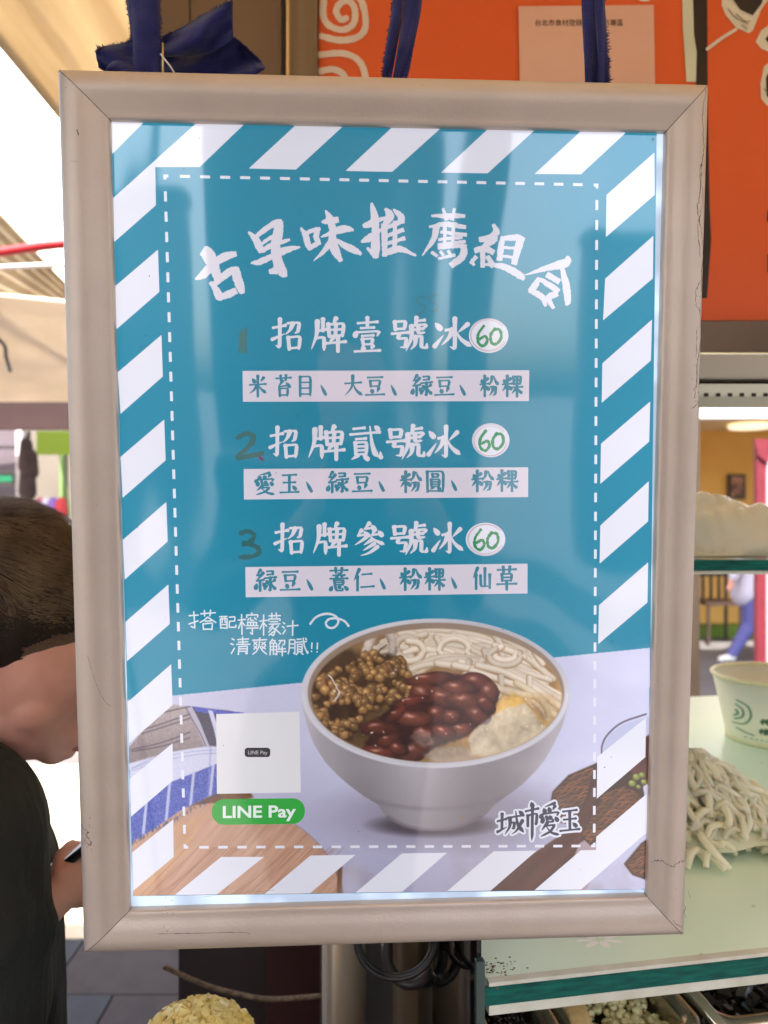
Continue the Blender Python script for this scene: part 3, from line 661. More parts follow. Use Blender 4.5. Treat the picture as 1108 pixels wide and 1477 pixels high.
for k in range(26):
    a = random.uniform(-.2, 1); tubep([(200+k*9, 1296), (225+k*9+30*a, 1262), (262+k*9+40*a, 1222)], .55, C(150, 112, 90), C(160, 122, 100))
# folded cloth
weave = (np.sin(XX*2.1+YY*1.1)*np.sin(YY*2.3-XX*.7)); wn = fbm(.6, 40, 2)
top = pmask([(184, 1080), (208, 1052), (238, 1022), (248, 1016), (276, 1019), (330, 1024), (352, 1032), (352, 1088), (300, 1076), (240, 1086), (184, 1104)], 1.5)
put(top, C(158, 146, 148)+(weave*9+(wn-.5)*30)[..., None]-((YY-1050)*.45)[..., None])
put(pmask([(276, 1019), (352, 1030), (352, 1078), (300, 1075), (288, 1040)], 1.5), C(74, 70, 92)+((wn-.5)*50)[..., None])
put(pmask([(278, 1019), (318, 1024), (352, 1028), (352, 1034), (300, 1029), (282, 1026)], 1), C(82, 92, 170)+((wn-.5)*70)[..., None])
put(pmask([(266, 1018), (277, 1019), (290, 1045), (303, 1078), (296, 1078), (280, 1044)], 1.2), C(176, 170, 184))
put(pmask([(300, 1024), (307, 1025), (318, 1060), (324, 1085), (316, 1085), (308, 1050)], 1.2), C(196, 196, 220))
for y0, y1 in ((1084, 1064), (1081, 1056), (1058, 1036), (1053, 1030), (1033, 1019)):
    tubep([(190 if y0 > 1060 else 205 if y0 > 1040 else 228, y0), (235, (y0+y1)/2+2), (274, y1)], .9, C(70, 64, 82), C(84, 78, 92))
tubep([(268, 1020), (277, 1037), (289, 1058), (297, 1076)], .8, C(86, 80, 96), C(96, 90, 106))
bm_ = pmask([(184, 1102), (240, 1086), (300, 1076), (352, 1082), (352, 1125), (320, 1140), (262, 1168), (215, 1200), (184, 1218)], 1.5)
put(bm_, C(200, 200, 218)+((wn-.5)*14)[..., None])
bb = bm_*np.clip((YY-(1150-(XX-190)*.40))/1.5, 0, 1)
col_ = C(86, 100, 170)+(weave*22+(fbm(.9, 55, 2)-.5)*110)[..., None]; put(bb, col_)
for x0 in (212, 243, 276, 303, 333):
    put(bb*np.clip(2.6-np.abs(XX-x0+(YY-1150)*.10), 0, 1)*.9, C(190, 192, 216))
put(bm_*np.clip(2-np.abs(XX-303+(YY-1100)*.05), 0, 1)*.5, C(150, 152, 190))
for k in range(3): tubep([(190, 1112-4*k+k*k), (240, 1096-5*k), (300, 1087-5*k), (350, 1090-5*k)], .5, C(120, 124, 168), C(150, 152, 184), bm_)
for k in range(110):   # fringe
    t = random.random(); x, y = 190+140*t, 1214-78*t+random.uniform(-3, 2)
    tubep([(x, y), (x+random.uniform(-2, 2), y+random.uniform(2, 5))], .5, C(70, 76, 120), C(70, 76, 120))
# small plate rim on the right
tubep([(868, 1092), (869, 1074), (878, 1058), (898, 1042), (932, 1030)], 1.3, C(92, 78, 92), C(110, 100, 116))
put(pmask([(870, 1092), (871, 1074), (880, 1059), (900, 1044), (940, 1032), (940, 1062), (900, 1085)], 1)*.55, C(176, 182, 206))
# pan, wicker baskets, dark handle
dk = C(84, 46, 36)+((fbm(.04, 70, 4, sx=.4, sy=3, rot=R(-45))-.5)*30)[..., None]
put(pmask([(700, 1296), (722, 1262), (760, 1238), (806, 1206), (838, 1166), (862, 1110), (900, 1080), (940, 1058), (940, 1126), (905, 1150), (870, 1190), (840, 1222), (822, 1250), (806, 1296)], 2), dk)
put(pmask([(806, 1296), (822, 1250), (836, 1216), (866, 1198), (866, 1240), (840, 1296)], 1.5), C(166, 150, 156))
put(pmask([(790, 1178), (797, 1142), (820, 1118), (862, 1100), (866, 1104), (850, 1150), (828, 1190), (806, 1186)], 2), C(56, 32, 22))
put(pmask([(852, 1220), (838, 1206), (870, 1130), (905, 1108), (926, 1128), (930, 1150), (900, 1178)], 2), C(52, 30, 22))
put(pmask([(900, 1246), (925, 1216), (940, 1206), (940, 1272), (912, 1262)], 2), C(70, 42, 32))
def wick(P, rows):
    M = pmask(P, 1.5)
    (x0, y0), (x1, y1) = (min(p[0] for p in P), min(p[1] for p in P)), (max(p[0] for p in P), max(p[1] for p in P))
    for j in range(rows):
        y = y0+(j+.5)*(y1-y0)/rows
        for i in range(int((x1-x0)/12)+2):
            x = x0+i*10+(j % 2)*5+random.uniform(-1, 1); t = random.uniform(.75, 1.25)
            tubep([(x-8, y+4), (x, y-1.5), (x+8, y-4+random.uniform(-1, 1))], 1.7, C(128, 88, 60)*t, C(36, 22, 16), M)
wick([(792, 1176), (799, 1144), (822, 1120), (858, 1103), (846, 1150), (826, 1186), (806, 1184)], 13)
wick([(850, 1216), (840, 1204), (870, 1146), (900, 1134), (918, 1142), (926, 1152), (898, 1178)], 14)
wick([(904, 1246), (927, 1220), (940, 1210), (940, 1268), (914, 1260)], 9)
for (x, y, r_) in ((918, 1121, 6), (912, 1130, 6), (926, 1118, 5), (929, 1128, 5), (921, 1135, 4)): ball(x, y, r_, r_*.85, .3, C(160, 166, 90), C(70, 76, 40), C(210, 215, 160))
# bowl: contact shadow, foot, body
put(emask(650, 1176, 150, 44, 40)*.55, C(120, 112, 124)); put(emask(625, 1190, 84, 16, 8)*.75, C(66, 58, 66))
body = [(435, 1014), (443, 1046), (452, 1072), (469, 1099), (486, 1117), (503, 1132), (526, 1149), (545, 1160), (551, 1170), (562, 1183), (583, 1193), (604, 1198), (626, 1199),
        (648, 1198), (668, 1193), (688, 1184), (702, 1174), (714, 1160), (733, 1147), (754, 1131), (771, 1114), (786, 1096), (799, 1073), (811, 1048), (820, 1016)]
bmk = pmask(body, 1.3)
sh = C(166, 160, 166)+0*XX[..., None]; u = (XX-626)/190
sh = sh+(14*np.exp(-((u+.12)/.17)**2)-26*np.exp(-((u-.42)/.3)**2)-18*np.exp(-((u+.55)/.22)**2)+16*np.exp(-((u-.95)/.18)**2)+20*np.exp(-((u+.98)/.10)**2))[..., None]
sh = sh-(np.clip((YY-1105)/95, 0, 1)*26)[..., None]+((fbm(.03, 80)-.5)*8)[..., None]
put(bmk, sh)
put(bmk*np.exp(-((YY-(1163+((XX-626)/80)**2*-10+4))/3.2)**2)*.28*(np.abs(XX-630) < 96), C(110, 100, 112))
put(bmk*np.clip((np.hypot((XX-626)/80, (YY-1150)/47)-.93)*10, 0, 1)*(YY > 1176)*.6, C(96, 86, 96))
rimc = C(204, 201, 208)-((np.clip((YY-1000)/110, 0, 1))*10)[..., None]-(np.clip((XX-560)/260, 0, 1)*np.clip((1000-YY)/100, 0, 1)*34)[..., None]
rimo = emask(628, 1000, 194, 108); put(rimo, rimc)
put(np.clip(1-np.abs(np.hypot((XX-628)/193, (YY-1000)/107)-.985)/.012, 0, 1)*.4*(YY > 1000), C(226, 224, 236))
put(emask(629, 999, 185, 101, 1.5), C(150, 132, 118)-(np.clip((XX-470)/120, 0, 1)*np.clip(1-(YY-900)/60, 0, 1)*0)[..., None])
inn = emask(630, 1003, 180, 96, 2.0)
brL, brR = C(84, 62, 40), C(196, 164, 112); g_ = np.clip((XX-500)/220, 0, 1)[..., None]
put(inn, brL*(1-g_)+brR*g_+((fbm(.04, 90)-.5)*40)[..., None])
put(inn*np.clip(1-(YY-900)/40, 0, 1)*.6, C(150, 126, 104))
# rice noodles: long glossy strands lying in loose parallel bundles and loops
put(inn*pmask([(500, 935), (540, 905), (620, 895), (720, 905), (800, 960), (806, 1010), (780, 1030), (735, 990), (640, 972), (590, 965)], 10)*.85, C(150, 120, 88))
def nline(P, r_, f=1.0):
    tubep(P, r_, np.minimum(C(226, 216, 204)*f, 255), C(140, 110, 80), inn)
rr_ = random.Random(5); jt = lambda a: rr_.uniform(-a, a); L_all = []
for k in range(17):      # back bundle following the rim
    o_ = k*5.2; x0 = 545+jt(18)+k*2; L_all.append((900+o_*.75, [(x0, 925+o_*.55+jt(5)), (x0+50, 903+o_*.62+jt(6)), (x0+110+jt(10), 900+o_*.75+jt(6)), (x0+165+jt(10), 912+o_*.85+jt(7)), (x0+215+jt(12), 938+o_*.9+jt(6))]))
for k in range(9):       # loops
    cx_, cy_ = rr_.choice([(548, 928), (585, 932), (612, 925), (660, 930), (690, 925), (730, 945), (765, 970)]); cx_ += jt(10); cy_ += jt(8); a_, b_, t0_ = 19+jt(5), 13+jt(4), rr_.uniform(0, 6.3)
    L_all.append((cy_+14, [(cx_+a_*math.cos(t0_+q*.9), cy_+b_*math.sin(t0_+q*.9)) for q in range(6)]))
for k in range(13):      # front bundle sweeping to the right
    o_ = k*4.6; x0 = 612+jt(14)+k*6; L_all.append((940+o_, [(x0, 946+o_*.35+jt(4)), (x0+42, 950+o_*.5+jt(5)), (x0+88, 958+o_*.8+jt(5)), (x0+124+jt(5), 974+o_+jt(5)), (x0+140+jt(8), 996+o_*.95+jt(5))]))
for k in range(12):      # short crossing strands
    x, y, a_ = 560+rr_.random()*230, 915+rr_.random()*80, rr_.uniform(.5, 2.4)
    L_all.append((y+8, [(x-24*math.cos(a_), y-16*math.sin(a_)), (x+jt(6), y+jt(4)), (x+24*math.cos(a_), y+16*math.sin(a_))]))
for y, P in sorted(L_all, key=lambda t: t[0]): nline(P, rr_.uniform(4.6, 5.9), rr_.uniform(.93, 1.05))
tubep([(527, 952), (533, 925), (548, 910), (562, 915), (566, 935), (560, 955)], 7, C(204, 192, 184), C(134, 114, 98), inn)
tubep([(745, 985), (770, 1000), (785, 1015), (790, 1030)], 5.5, C(216, 204, 184), C(150, 124, 84), inn); tubep([(700, 985), (735, 997), (765, 1004)], 5.5, C(214, 200, 184), C(150, 124, 84), inn)
put(inn*pmask([(735, 995), (760, 1010), (745, 1025), (730, 1012)], 5)*.6, C(200, 168, 96))
# mung beans
MB_ = [(452, 985), (470, 975), (505, 955), (530, 945), (560, 942), (585, 955), (598, 985), (590, 1008), (560, 1015), (530, 1030), (510, 1052), (505, 1068), (470, 1055), (455, 1030), (452, 1005)]
mm = pmask(MB_, 6); put(mm*inn*.85, C(70, 48, 28)+((fbm(.08, 95)-.5)*50)[..., None])
def inpoly(P, x, y):
    c = False
    for i in range(len(P)):
        (x1, y1), (x2, y2) = P[i], P[(i+1) % len(P)]
        if (y1 > y) != (y2 > y) and x < (x2-x1)*(y-y1)/(y2-y1)+x1: c = not c
    return c
bs = sorted([(random.uniform(942, 1062), random.uniform(452, 600)) for _ in range(520)])
bs = [(y, x) for y, x in bs if inpoly(MB_, x, y) and fbm is not None and not (480 < x < 515 and 1015 < y < 1040) and random.random() < .5]
for y, x in bs:
    f = random.uniform(.78, 1.15); r_ = random.uniform(5.6, 9.4); ball(x, y, r_, r_*.88, random.uniform(0, 3), C(182, 144, 100)*f, C(58, 38, 22), C(226, 206, 172), 1.0, inn)
tubep([(474, 975), (482, 985), (488, 1000), (481, 1012)], 1.4, C(214, 205, 205), C(150, 130, 120)); tubep([(546, 944), (549, 935), (556, 930)], .8, C(80, 50, 30), C(80, 50, 30))
# red kidney beans
KB_ = [(598, 972), (640, 972), (690, 974), (712, 985), (716, 1010), (712, 1030), (690, 1048), (672, 1062), (640, 1072), (610, 1090), (560, 1100), (528, 1088), (525, 1068), (550, 1052), (522, 1050), (560, 1025), (566, 1012), (596, 1004)]
km = pmask(KB_, 5); put(km*inn*.9, C(60, 28, 24)+((fbm(.08, 99)-.5)*30)[..., None])
for (x, y, a, b, rt) in ((618, 979, 30, 9, .12), (688, 984, 20, 13, .5), (660, 992, 22, 11, .2), (705, 1000, 12, 16, .3), (612, 1001, 17, 14, .4), (592, 1012, 24, 7, -.1), (640, 1006, 22, 12, .3), (672, 1012, 26, 12, .1),
                       (630, 1030, 14, 13, .2), (652, 1034, 11, 11, .2), (598, 1036, 24, 11, -.2), (572, 1030, 16, 8, -.5), (548, 1050, 26, 11, .12), (560, 1066, 15, 8, -.3), (598, 1084, 22, 14, -.15), (548, 1086, 22, 9, .1),
                       (690, 1030, 17, 12, .4), (665, 1052, 16, 9, -.4), (640, 1056, 14, 10, .3), (610, 1056, 14, 7, .2), (700, 1014, 15, 9, 1.0), (574, 1080, 12, 9, .5)):
    f = random.uniform(.85, 1.15); ball(x, y, a*1.22, b*1.08, rt+random.uniform(-.3, .3), (C(146, 92, 76) if f < 1 else C(118, 66, 54))*f, C(46, 24, 20), C(226, 186, 176), .95, inn)
# jelly
for P, c in (([(676, 1064), (690, 1046), (712, 1030), (736, 1019), (758, 1016), (768, 1022), (780, 1042), (792, 1052), (776, 1066), (740, 1080), (700, 1092), (680, 1086)], (212, 208, 206)),
             ([(610, 1090), (630, 1078), (660, 1076), (690, 1088), (680, 1100), (640, 1104)], (186, 172, 168)), ([(590, 1062), (604, 1048), (620, 1058), (624, 1074), (606, 1076)], (150, 130, 126))):
    q = pmask(P, 4)*inn; put(q*.62, C(*c)*.94+((fbm(.09, 110)-.5)*40)[..., None]+((fbm(.03, 112)-.5)*56)[..., None])
put(inn*pmask([(740, 1000), (800, 1000), (812, 1030), (780, 1048), (764, 1018)], 8)*.4, C(190, 158, 110))
for k in range(26):
    x, y = random.uniform(480, 790), random.uniform(935, 1090); ball(x, y, random.uniform(1, 2.6), random.uniform(.6, 1.4), random.uniform(0, 3), C(236, 230, 230), C(226, 220, 220), None, 1, inn)
# photographic irregularity inside the bowl: warp, blotches and fine grain
w1, w2 = (fbm(.07, 140, 2)-.5)*6, (fbm(.07, 150, 2)-.5)*6; win_ = emask(630, 1003, 176, 92, 8)*(1-.8*np.clip((XX-540)/60, 0, 1)*np.clip((985-YY+(XX-640)*.2)/20, 0, 1))
ii = np.clip((np.arange(NY+1)[:, None]+w1*win_*SC).astype(int), 0, NY); jj = np.clip((np.arange(NX+1)[None, :]+w2*win_*SC).astype(int), 0, NX)
W_IM = IM[ii, jj]; IM = IM*(1-win_[..., None])+W_IM*win_[..., None]
IM = IM*(1+win_[..., None]*((fbm(.035, 160, 3)-.5)*.45+(fbm(.25, 170, 3)-.5)*.16)[..., None])
g3 = (IM[:-2, 1:-1]+IM[2:, 1:-1]+IM[1:-1, :-2]+IM[1:-1, 2:])/4; IM[1:-1, 1:-1] = IM[1:-1, 1:-1]*.55+g3*.45
IM = np.clip(IM, 0, 255); mean_ = IM.mean(-1, keepdims=True); IM = np.clip(mean_+(IM-mean_)*1.12, 0, 255); IM = 255*(IM/255)**1.16*1.035
keepm = np.maximum(np.maximum(rimo, bmk), 0); IM = IM*(1-(teal_m*(1-keepm))[..., None])+tealc*(teal_m*(1-keepm))[..., None]
IM += ((fbm(.7, 130, 2)-.5)*5)[..., None]
corners = [(v.x, v.y, v.z) for v in (SP(PX0, PY0, PD+.00003), SP(PX1, PY0, PD+.00003), SP(PX1, PY1, PD+.00003), SP(PX0, PY1, PD+.00003))]
# exact projective mapping for all grid points
vx = (XX-CX)/F; vy = -(YY-CY)/F; M3 = np.array(SRT); D3 = np.stack([vx, np.ones_like(vx), vy], -1) @ M3.T
tt = (-(PD+.00003)-camL.y)/D3[..., 1]; P3 = np.array(camL)+D3*tt[..., None]
edge_l = 159+33*(YY-165)/1127; edge_r = 947.5-13.5*(YY-180)/1103; edge_b = 1292.5-9.5*(XX-192)/742
teal_full = teal_m*(1-keepm)
ok = (XX > edge_l) & (XX < edge_r) & (YY < edge_b) & (teal_full < .999)
q = ok[:-1, :-1] & ok[1:, :-1] & ok[:-1, 1:] & ok[1:, 1:]
idx = np.arange((NX+1)*(NY+1)).reshape(NY+1, NX+1)
Fq = np.stack([idx[:-1, :-1][q], idx[1:, :-1][q], idx[1:, 1:][q], idx[:-1, 1:][q]], -1)
used_ = np.unique(Fq); remap = np.full(idx.size, -1); remap[used_] = np.arange(len(used_)); Fq = remap[Fq]
me = bpy.data.meshes.new("printed_photo"); me.vertices.add(len(used_)); me.vertices.foreach_set("co", P3.reshape(-1, 3)[used_].astype(np.float32).ravel())
me.loops.add(Fq.size); me.loops.foreach_set("vertex_index", Fq.astype(np.int32).ravel()); me.polygons.add(len(Fq)); me.polygons.foreach_set("loop_start", np.arange(0, Fq.size, 4, dtype=np.int32))
me.update(calc_edges=True); me.validate()
setcol(me, lin(np.clip(IM, 0, 255)).reshape(-1, 3)[used_]); link("printed_photo", me, M_PR, poster)

# ---------------------------------------------------------------- sticker, badge, brand marks
polys("payment_sticker", [[(312, 1030), (432, 1026.5), (434, 1143), (313, 1145)]], (220, 218, 224), 8, poster)
def rrect(x0, y0, x1, y1, r_, n=8):
    P = []
    for (cx_, cy_, a0) in ((x1-r_, y0+r_, -90), (x1-r_, y1-r_, 0), (x0+r_, y1-r_, 90), (x0+r_, y0+r_, 180)):
        for k in range(n+1): t = R(a0+90*k/n); P.append((cx_+r_*math.cos(t), cy_+r_*math.sin(t)))
    return P
def words(name, body, x0, x1, ybase, col, layer, parent, bold=0.02, h=None, slope=0.0, z0=0.0):
    V, Fc = text_geo(body, bold); mx, mn = max(v[0] for v in V), min(v[0] for v in V); s = (x1-x0)/(mx-mn); sy = s if h is None else h/0.73
    P = [(x0+(v[0]-mn)*s, ybase-v[1]*sy+slope*(v[0]-mn)*s) for v in V]; return sheet(name, P, Fc, col, layer, parent, [z0]*len(P))
polys("sticker_badge", [rrect(353, 1078.5, 390, 1092, 4.5)], (52, 50, 54), 9, poster)
words("badge_lettering", "LINE Pay", 358, 386, 1088, (190, 186, 190), 10, poster, .008)
pill = rrect(305.5, 1152, 440, 1189, 18, 12); pill = [(x, y-(x-372)*.012) for x, y in pill]
polys("green_badge", [pill], (40, 162, 58), 8, poster)
words("badge_lettering", "LINE Pay", 321.5, 427, 1179.5, (226, 236, 232), 9, poster, .024, h=17.5, slope=-.012)
LG = [('城', 717, 756, 1169, 1204), ('市', 755, 780, 1157, 1209), ('愛', 777, 809, 1157, 1206), ('玉', 806, 838, 1164, 1201)]
random.seed(11); LS = []
for ch, xa, xb, ya, yb in LG:
    for t, P in parse(ch): 
        Q = resample(t, [(xa+x*(xb-xa)/100+random.uniform(-.4, .4), ya+y*(yb-ya)/100+(x-50)*-.02) for x, y in P]); LS.append((t, Q))
for wd, c, ly, ex_ in ((4.2, (216, 218, 232), 8, 6.2), (4.4, (18, 28, 64), 9, 0)):
    V, Fc, Z = newacc()
    for k, (t, Q) in enumerate(LS): strip(V, Fc, Z, Q, [x+ex_ for x in widths(t, Q, wd)], 1.5e-6*(k+1))
    emit("logo_outline" if ex_ else "logo_lettering", (V, Fc, Z), c, ly, poster)
# ================================================================ SETTING
random.seed(21)
M_GROUND = mat("street_floor", rgb(104, 100, 100), .85, 0, rgb(84, 80, 80), 3, .6, bump=.3, bscale=90)
bm = bmesh.new(); bmesh.ops.create_grid(bm, x_segments=2, y_segments=2, size=150); g = bmo("ground", bm, M_GROUND); struct(g)
pave = struct(empty("pavement", (-1.2, 3, 0)))
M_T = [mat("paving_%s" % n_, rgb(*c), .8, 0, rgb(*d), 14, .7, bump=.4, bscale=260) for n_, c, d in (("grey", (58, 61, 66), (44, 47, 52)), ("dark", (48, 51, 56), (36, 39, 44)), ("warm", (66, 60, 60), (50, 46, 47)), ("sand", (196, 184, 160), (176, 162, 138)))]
TB = {}
for i in range(7):
    for j in range(9):
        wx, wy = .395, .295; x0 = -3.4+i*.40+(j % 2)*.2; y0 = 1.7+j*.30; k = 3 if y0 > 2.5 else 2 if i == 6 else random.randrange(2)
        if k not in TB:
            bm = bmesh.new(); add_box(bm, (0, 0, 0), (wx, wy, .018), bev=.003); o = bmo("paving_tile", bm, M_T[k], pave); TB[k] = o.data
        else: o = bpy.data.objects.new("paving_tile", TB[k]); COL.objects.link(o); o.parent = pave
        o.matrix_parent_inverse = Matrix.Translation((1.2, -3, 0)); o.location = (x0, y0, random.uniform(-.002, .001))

# near corrugated awning over the stall (translucent, dusty)
def corr(name, P00, P10, P01, P11, nu, nv, waves, amp, m, parent=None, thick=.0):
    """sheet whose corrugation runs along v; P(u,v)"""
    P00, P10, P01, P11 = map(Vector, (P00, P10, P01, P11)); n = (P10-P00).cross(P01-P00).normalized(); V, Fc = [], []
    for j in range(nv+1):
        for i in range(nu+1):
            u, v = i/nu, j/nv; p = P00.lerp(P10, u).lerp(P01.lerp(P11, u), v); s = math.sin(2*math.pi*u*waves); s = max(-1, min(1, s*1.6))
            V.append(p+n*amp*(s+.12*noise.noise(Vector((u*waves*1.7, v*6, 0)))))
    for j in range(nv):
        for i in range(nu): Fc.append((j*(nu+1)+i, j*(nu+1)+i+1, (j+1)*(nu+1)+i+1, (j+1)*(nu+1)+i))
    o = pd(name, V, Fc, m, parent, True); s = o.modifiers.new("s", 'SOLIDIFY'); s.thickness = .0015; return o
M_AWN = mat("dusty_ribshade_fibreglass", rgb(228, 214, 186), .7, 0, rgb(176, 154, 122), 3, .6, detail=12, stretch=(5, .4, 1), translucent=.5, bump=.5, bscale=60)  # streaks along the ribs imitate rib shading as well as dust
aw = empty("corrugated_awning", (.7, 1.0, 2.2)); tag(aw, "dusty beige corrugated awning over the stall, its ribs running away above the sign", "awning")
o = corr("roof_sheet", (-.62, -.75, 2.20), (2.4, -.75, 2.20), (-.62, 2.7, 2.20), (2.4, 2.7, 2.20), 260, 24, 15, .020, M_AWN); o.parent = aw; o.matrix_parent_inverse = Matrix.Translation((-.7, -1, -2.2))
M_STEEL = mat("brushed_steel", rgb(150, 142, 130), .32, .9, rgb(120, 112, 100), 30, .7, stretch=(1, 1, .08))
M_STEELD = mat("stained_steel", rgb(112, 98, 84), .45, .7, rgb(78, 64, 52), 9, .6, stretch=(1, 1, .3), bump=.1)
def part(o, parent):
    o.parent = parent; o.matrix_parent_inverse = parent.matrix_world.inverted() if parent.matrix_world else Matrix(); return o
bpy.context.view_layer.update()
for yb in (-.45, 1.5, 2.45): part(box("cross_beam", (-.6, yb, 2.225), (2.4, yb+.04, 2.265), M_STEELD), aw)
for (x, y) in ((2.3, -.4), (2.3, 2.4), (-.52, 2.47)): part(box("support_post", (x, y, 0), (x+.04, y+.04, 2.225), M_STEELD), aw)

# far awning, tarp and beam on the left
M_AW2 = mat("weathered_awning", rgb(196, 176, 142), .8, 0, rgb(150, 128, 98), 4, .6, translucent=.35)
a2 = empty("street_awning", (-2.6, 4, 2.6)); tag(a2, "weathered brown ribbed awning across the street, above the grey tarp", "awning"); bpy.context.view_layer.update()
part(corr("ribbed_sheet", A(-200, 92, 4.2), A(-200, 408, 4.2), A(130, 446, 5.6), A(130, 482, 5.6), 90, 10, 7, .011, M_AW2), a2)
part(tube("awning_pole", [A(-180, 300, 4.25), A(-180, 300, 4.25)*1-Vector((0, 0, A(-180, 300, 4.25).z))], .025, M_STEELD), a2)
M_TARP = mat("pale_tarp", rgb(226, 214, 198), .75, 0, rgb(200, 188, 172), 3, .7, translucent=.35)
tp = pd("canvas_tarp", [A(-330, 395, 4.7), A(160, 442, 4.8), A(160, 592, 6.2), A(-330, 584, 6.0), A(-330, 395, 4.7)+Vector((0, .02, .02)), A(160, 442, 4.8)+Vector((0, .02, .02)), A(160, 592, 6.2)+Vector((0, .02, .02)), A(-330, 584, 6.0)+Vector((0, .02, .02))],
        [(0, 1, 2, 3), (7, 6, 5, 4), (0, 4, 5, 1), (1, 5, 6, 2), (2, 6, 7, 3), (3, 7, 4, 0)], M_TARP)
tag(tp, "pale cream canvas tarp stretched under the ribbed street awning", "tarp")
o = box("roof_beam", (-4.6, 5.2, A(0, 618, 5.2).z), (-1.4, 5.32, A(0, 580, 5.2).z), mat("mauve_paint", rgb(98, 72, 68), .6, 0, rgb(80, 58, 55), 4)); tag(o, "dull mauve roof beam below the cream tarp", "beam")
o = tube("hanging_cable", [tuple(p) for p in smooth_path([A(-30, 470, 5.0), A(4, 495, 5), A(9, 515, 5), A(15, 536, 5)], 6)], .012, mat("black_rubber", rgb(40, 38, 38), .6)); tag(o, "short dark cable dangling in front of the cream tarp", "cable")
o = tube("red_pipe", [A(-420, 402, 2.6), A(0, 364, 2.6), A(60, 355, 2.6), A(330, 326, 2.6)], .0155, mat("red_paint", rgb(176, 30, 38), .4)); tag(o, "slanting red pipe crossing the bright gap left of the sign", "pipe")
o = tube("grey_pipe", [A(-420, 390, 2.7), A(0, 386, 2.7), A(60, 383, 2.7), A(330, 378, 2.7)], .0095, mat("white_plastic", rgb(206, 200, 196), .5)); tag(o, "thin pale pipe running just below the red pipe", "pipe")

# left street front: shutter, wall, boards, clutter
M_SHUT = mat("lilac_shutter", rgb(106, 96, 104), .55, 0, rgb(92, 82, 90), 6)
sf = empty("shop_shutter", (-3.6, 6.4, 0)); tag(sf, "closed lilac grey shutter at the far left edge beyond the street", "shutter"); bpy.context.view_layer.update()
bm = bmesh.new(); x0, x1 = -5.2, A(26, 0, 6.4).x
for k in range(24): 
    b = part(box("shutter_slat", (x0, 6.4-(.012 if k % 2 else 0), k*.105), (x1, 6.43, k*.105+.1), M_SHUT), sf)
part(box("side_rail", (x1, 6.36, 0), (x1+.05, 6.44, 2.55), mat("pale_metal", rgb(206, 198, 196), .5)), sf); bm.free()
o = box("exit_plate", (A(-10, 0, 6.35).x, 6.34, A(0, 695, 6.35).z), (A(18, 0, 6.35).x, 6.352, A(0, 686, 6.35).z), mat("green_plate", rgb(60, 170, 120), .5, emit=rgb(60, 190, 130), estr=.4*EM)); tag(o, "small lit green plate on the lilac shutter", "sign")
wall = empty("street_building", (-2, 7.2, 0)); tag(wall, "pale plastered building front behind the leaning customer", "building"); bpy.context.view_layer.update()
M_PL = mat("pale_plaster", rgb(130, 122, 112), .8, 0, rgb(110, 102, 94), 2)
part(box("wall", (-9, 7.2, 0), (.8, 7.5, 2.9), M_PL), wall)
part(box("roof_edge", (-9, 6.9, 2.9), (.8, 7.55, 3.05), mat("white_fascia", rgb(220, 216, 208), .7)), wall)
for px0, px1, c in ((30, 36, (60, 48, 46)), (88, 92, (120, 150, 90))): part(box("door_post", (A(px0, 0, 7.15).x, 7.12, 0), (A(px1, 0, 7.15).x, 7.19, 2.2), mat("post_paint", rgb(*c), .6)), wall)
o = box("yellow_board", (A(54, 0, 6.0).x, 5.98, A(0, 656, 6).z), (A(150, 0, 6.0).x, 6.0, A(0, 622, 6).z), mat("lime_board", rgb(140, 168, 50), .6), bev=.004); tag(o, "lime green hanging board beside the frame's left edge", "board")
o = tube("hanging_cable", [tuple(p) for p in smooth_path([A(86, 650, 6), A(92, 690, 6), A(99, 730, 6), A(100, 800, 6)], 5)], .008, mat("green_cord", rgb(120, 160, 90), .6)); tag(o, "thin green cord drooping below the lime board", "cord")
M_CL = mat("dark_cloth", rgb(52, 48, 52), .9, 0, rgb(90, 70, 66), 9)
bgp = empty("coat_rack", (A(42, 0, 6.2).x, 6.2, 0)); tag(bgp, "dark garments hanging on a stand beside the lilac shutter", "clothes rack"); bpy.context.view_layer.update()
part(tube("stand_pole", [A(42, 800, 6.2)*1, A(42, 622, 6.2)], .012, M_STEELD), bgp)
o = tube("stand_leg", [(A(42, 0, 6.2).x, 6.2, 0), A(42, 800, 6.2)], .012, M_STEELD); part(o, bgp)
for (px_, py_, s) in ((38, 655, 1), (47, 668, .8), (40, 690, 1.1)):
    p = A(px_, py_, 6.15); part(blob("garment", [(p+Vector((0, 0, .09*s)), .05*s, p-Vector((0, 0, .10*s)), .065*s)], M_CL, voxel=.02, it=3), bgp)
for k, (px_, c, l_) in enumerate(((56, (214, 120, 140), "pink"), (66, (226, 220, 226), "white"), (76, (150, 110, 190), "violet"), (88, (206, 60, 60), "red"))):
    p = A(px_, 728, 5.8); o = blob("goods_bag", [(p, .045, p+Vector((.01, 0, .03)), .03), (p-Vector((0, 0, .06)), .05, p, .045)], mat("goods_"+l_, rgb(*c), .5), voxel=.012, it=3)
    tag(o, "small %s bundle of goods on the far stand, above the customer's hair" % l_, "bundle", "bundles on the far stand")
st = box("display_stand", (A(48, 0, 5.9).x, 5.65, 0), (A(130, 0, 5.9).x, 6.0, A(0, 742, 5.8).z-.02), mat("stand_paint", rgb(160, 150, 146), .7), bev=.01); tag(st, "low grey stand carrying coloured bundles behind the customer", "stand")

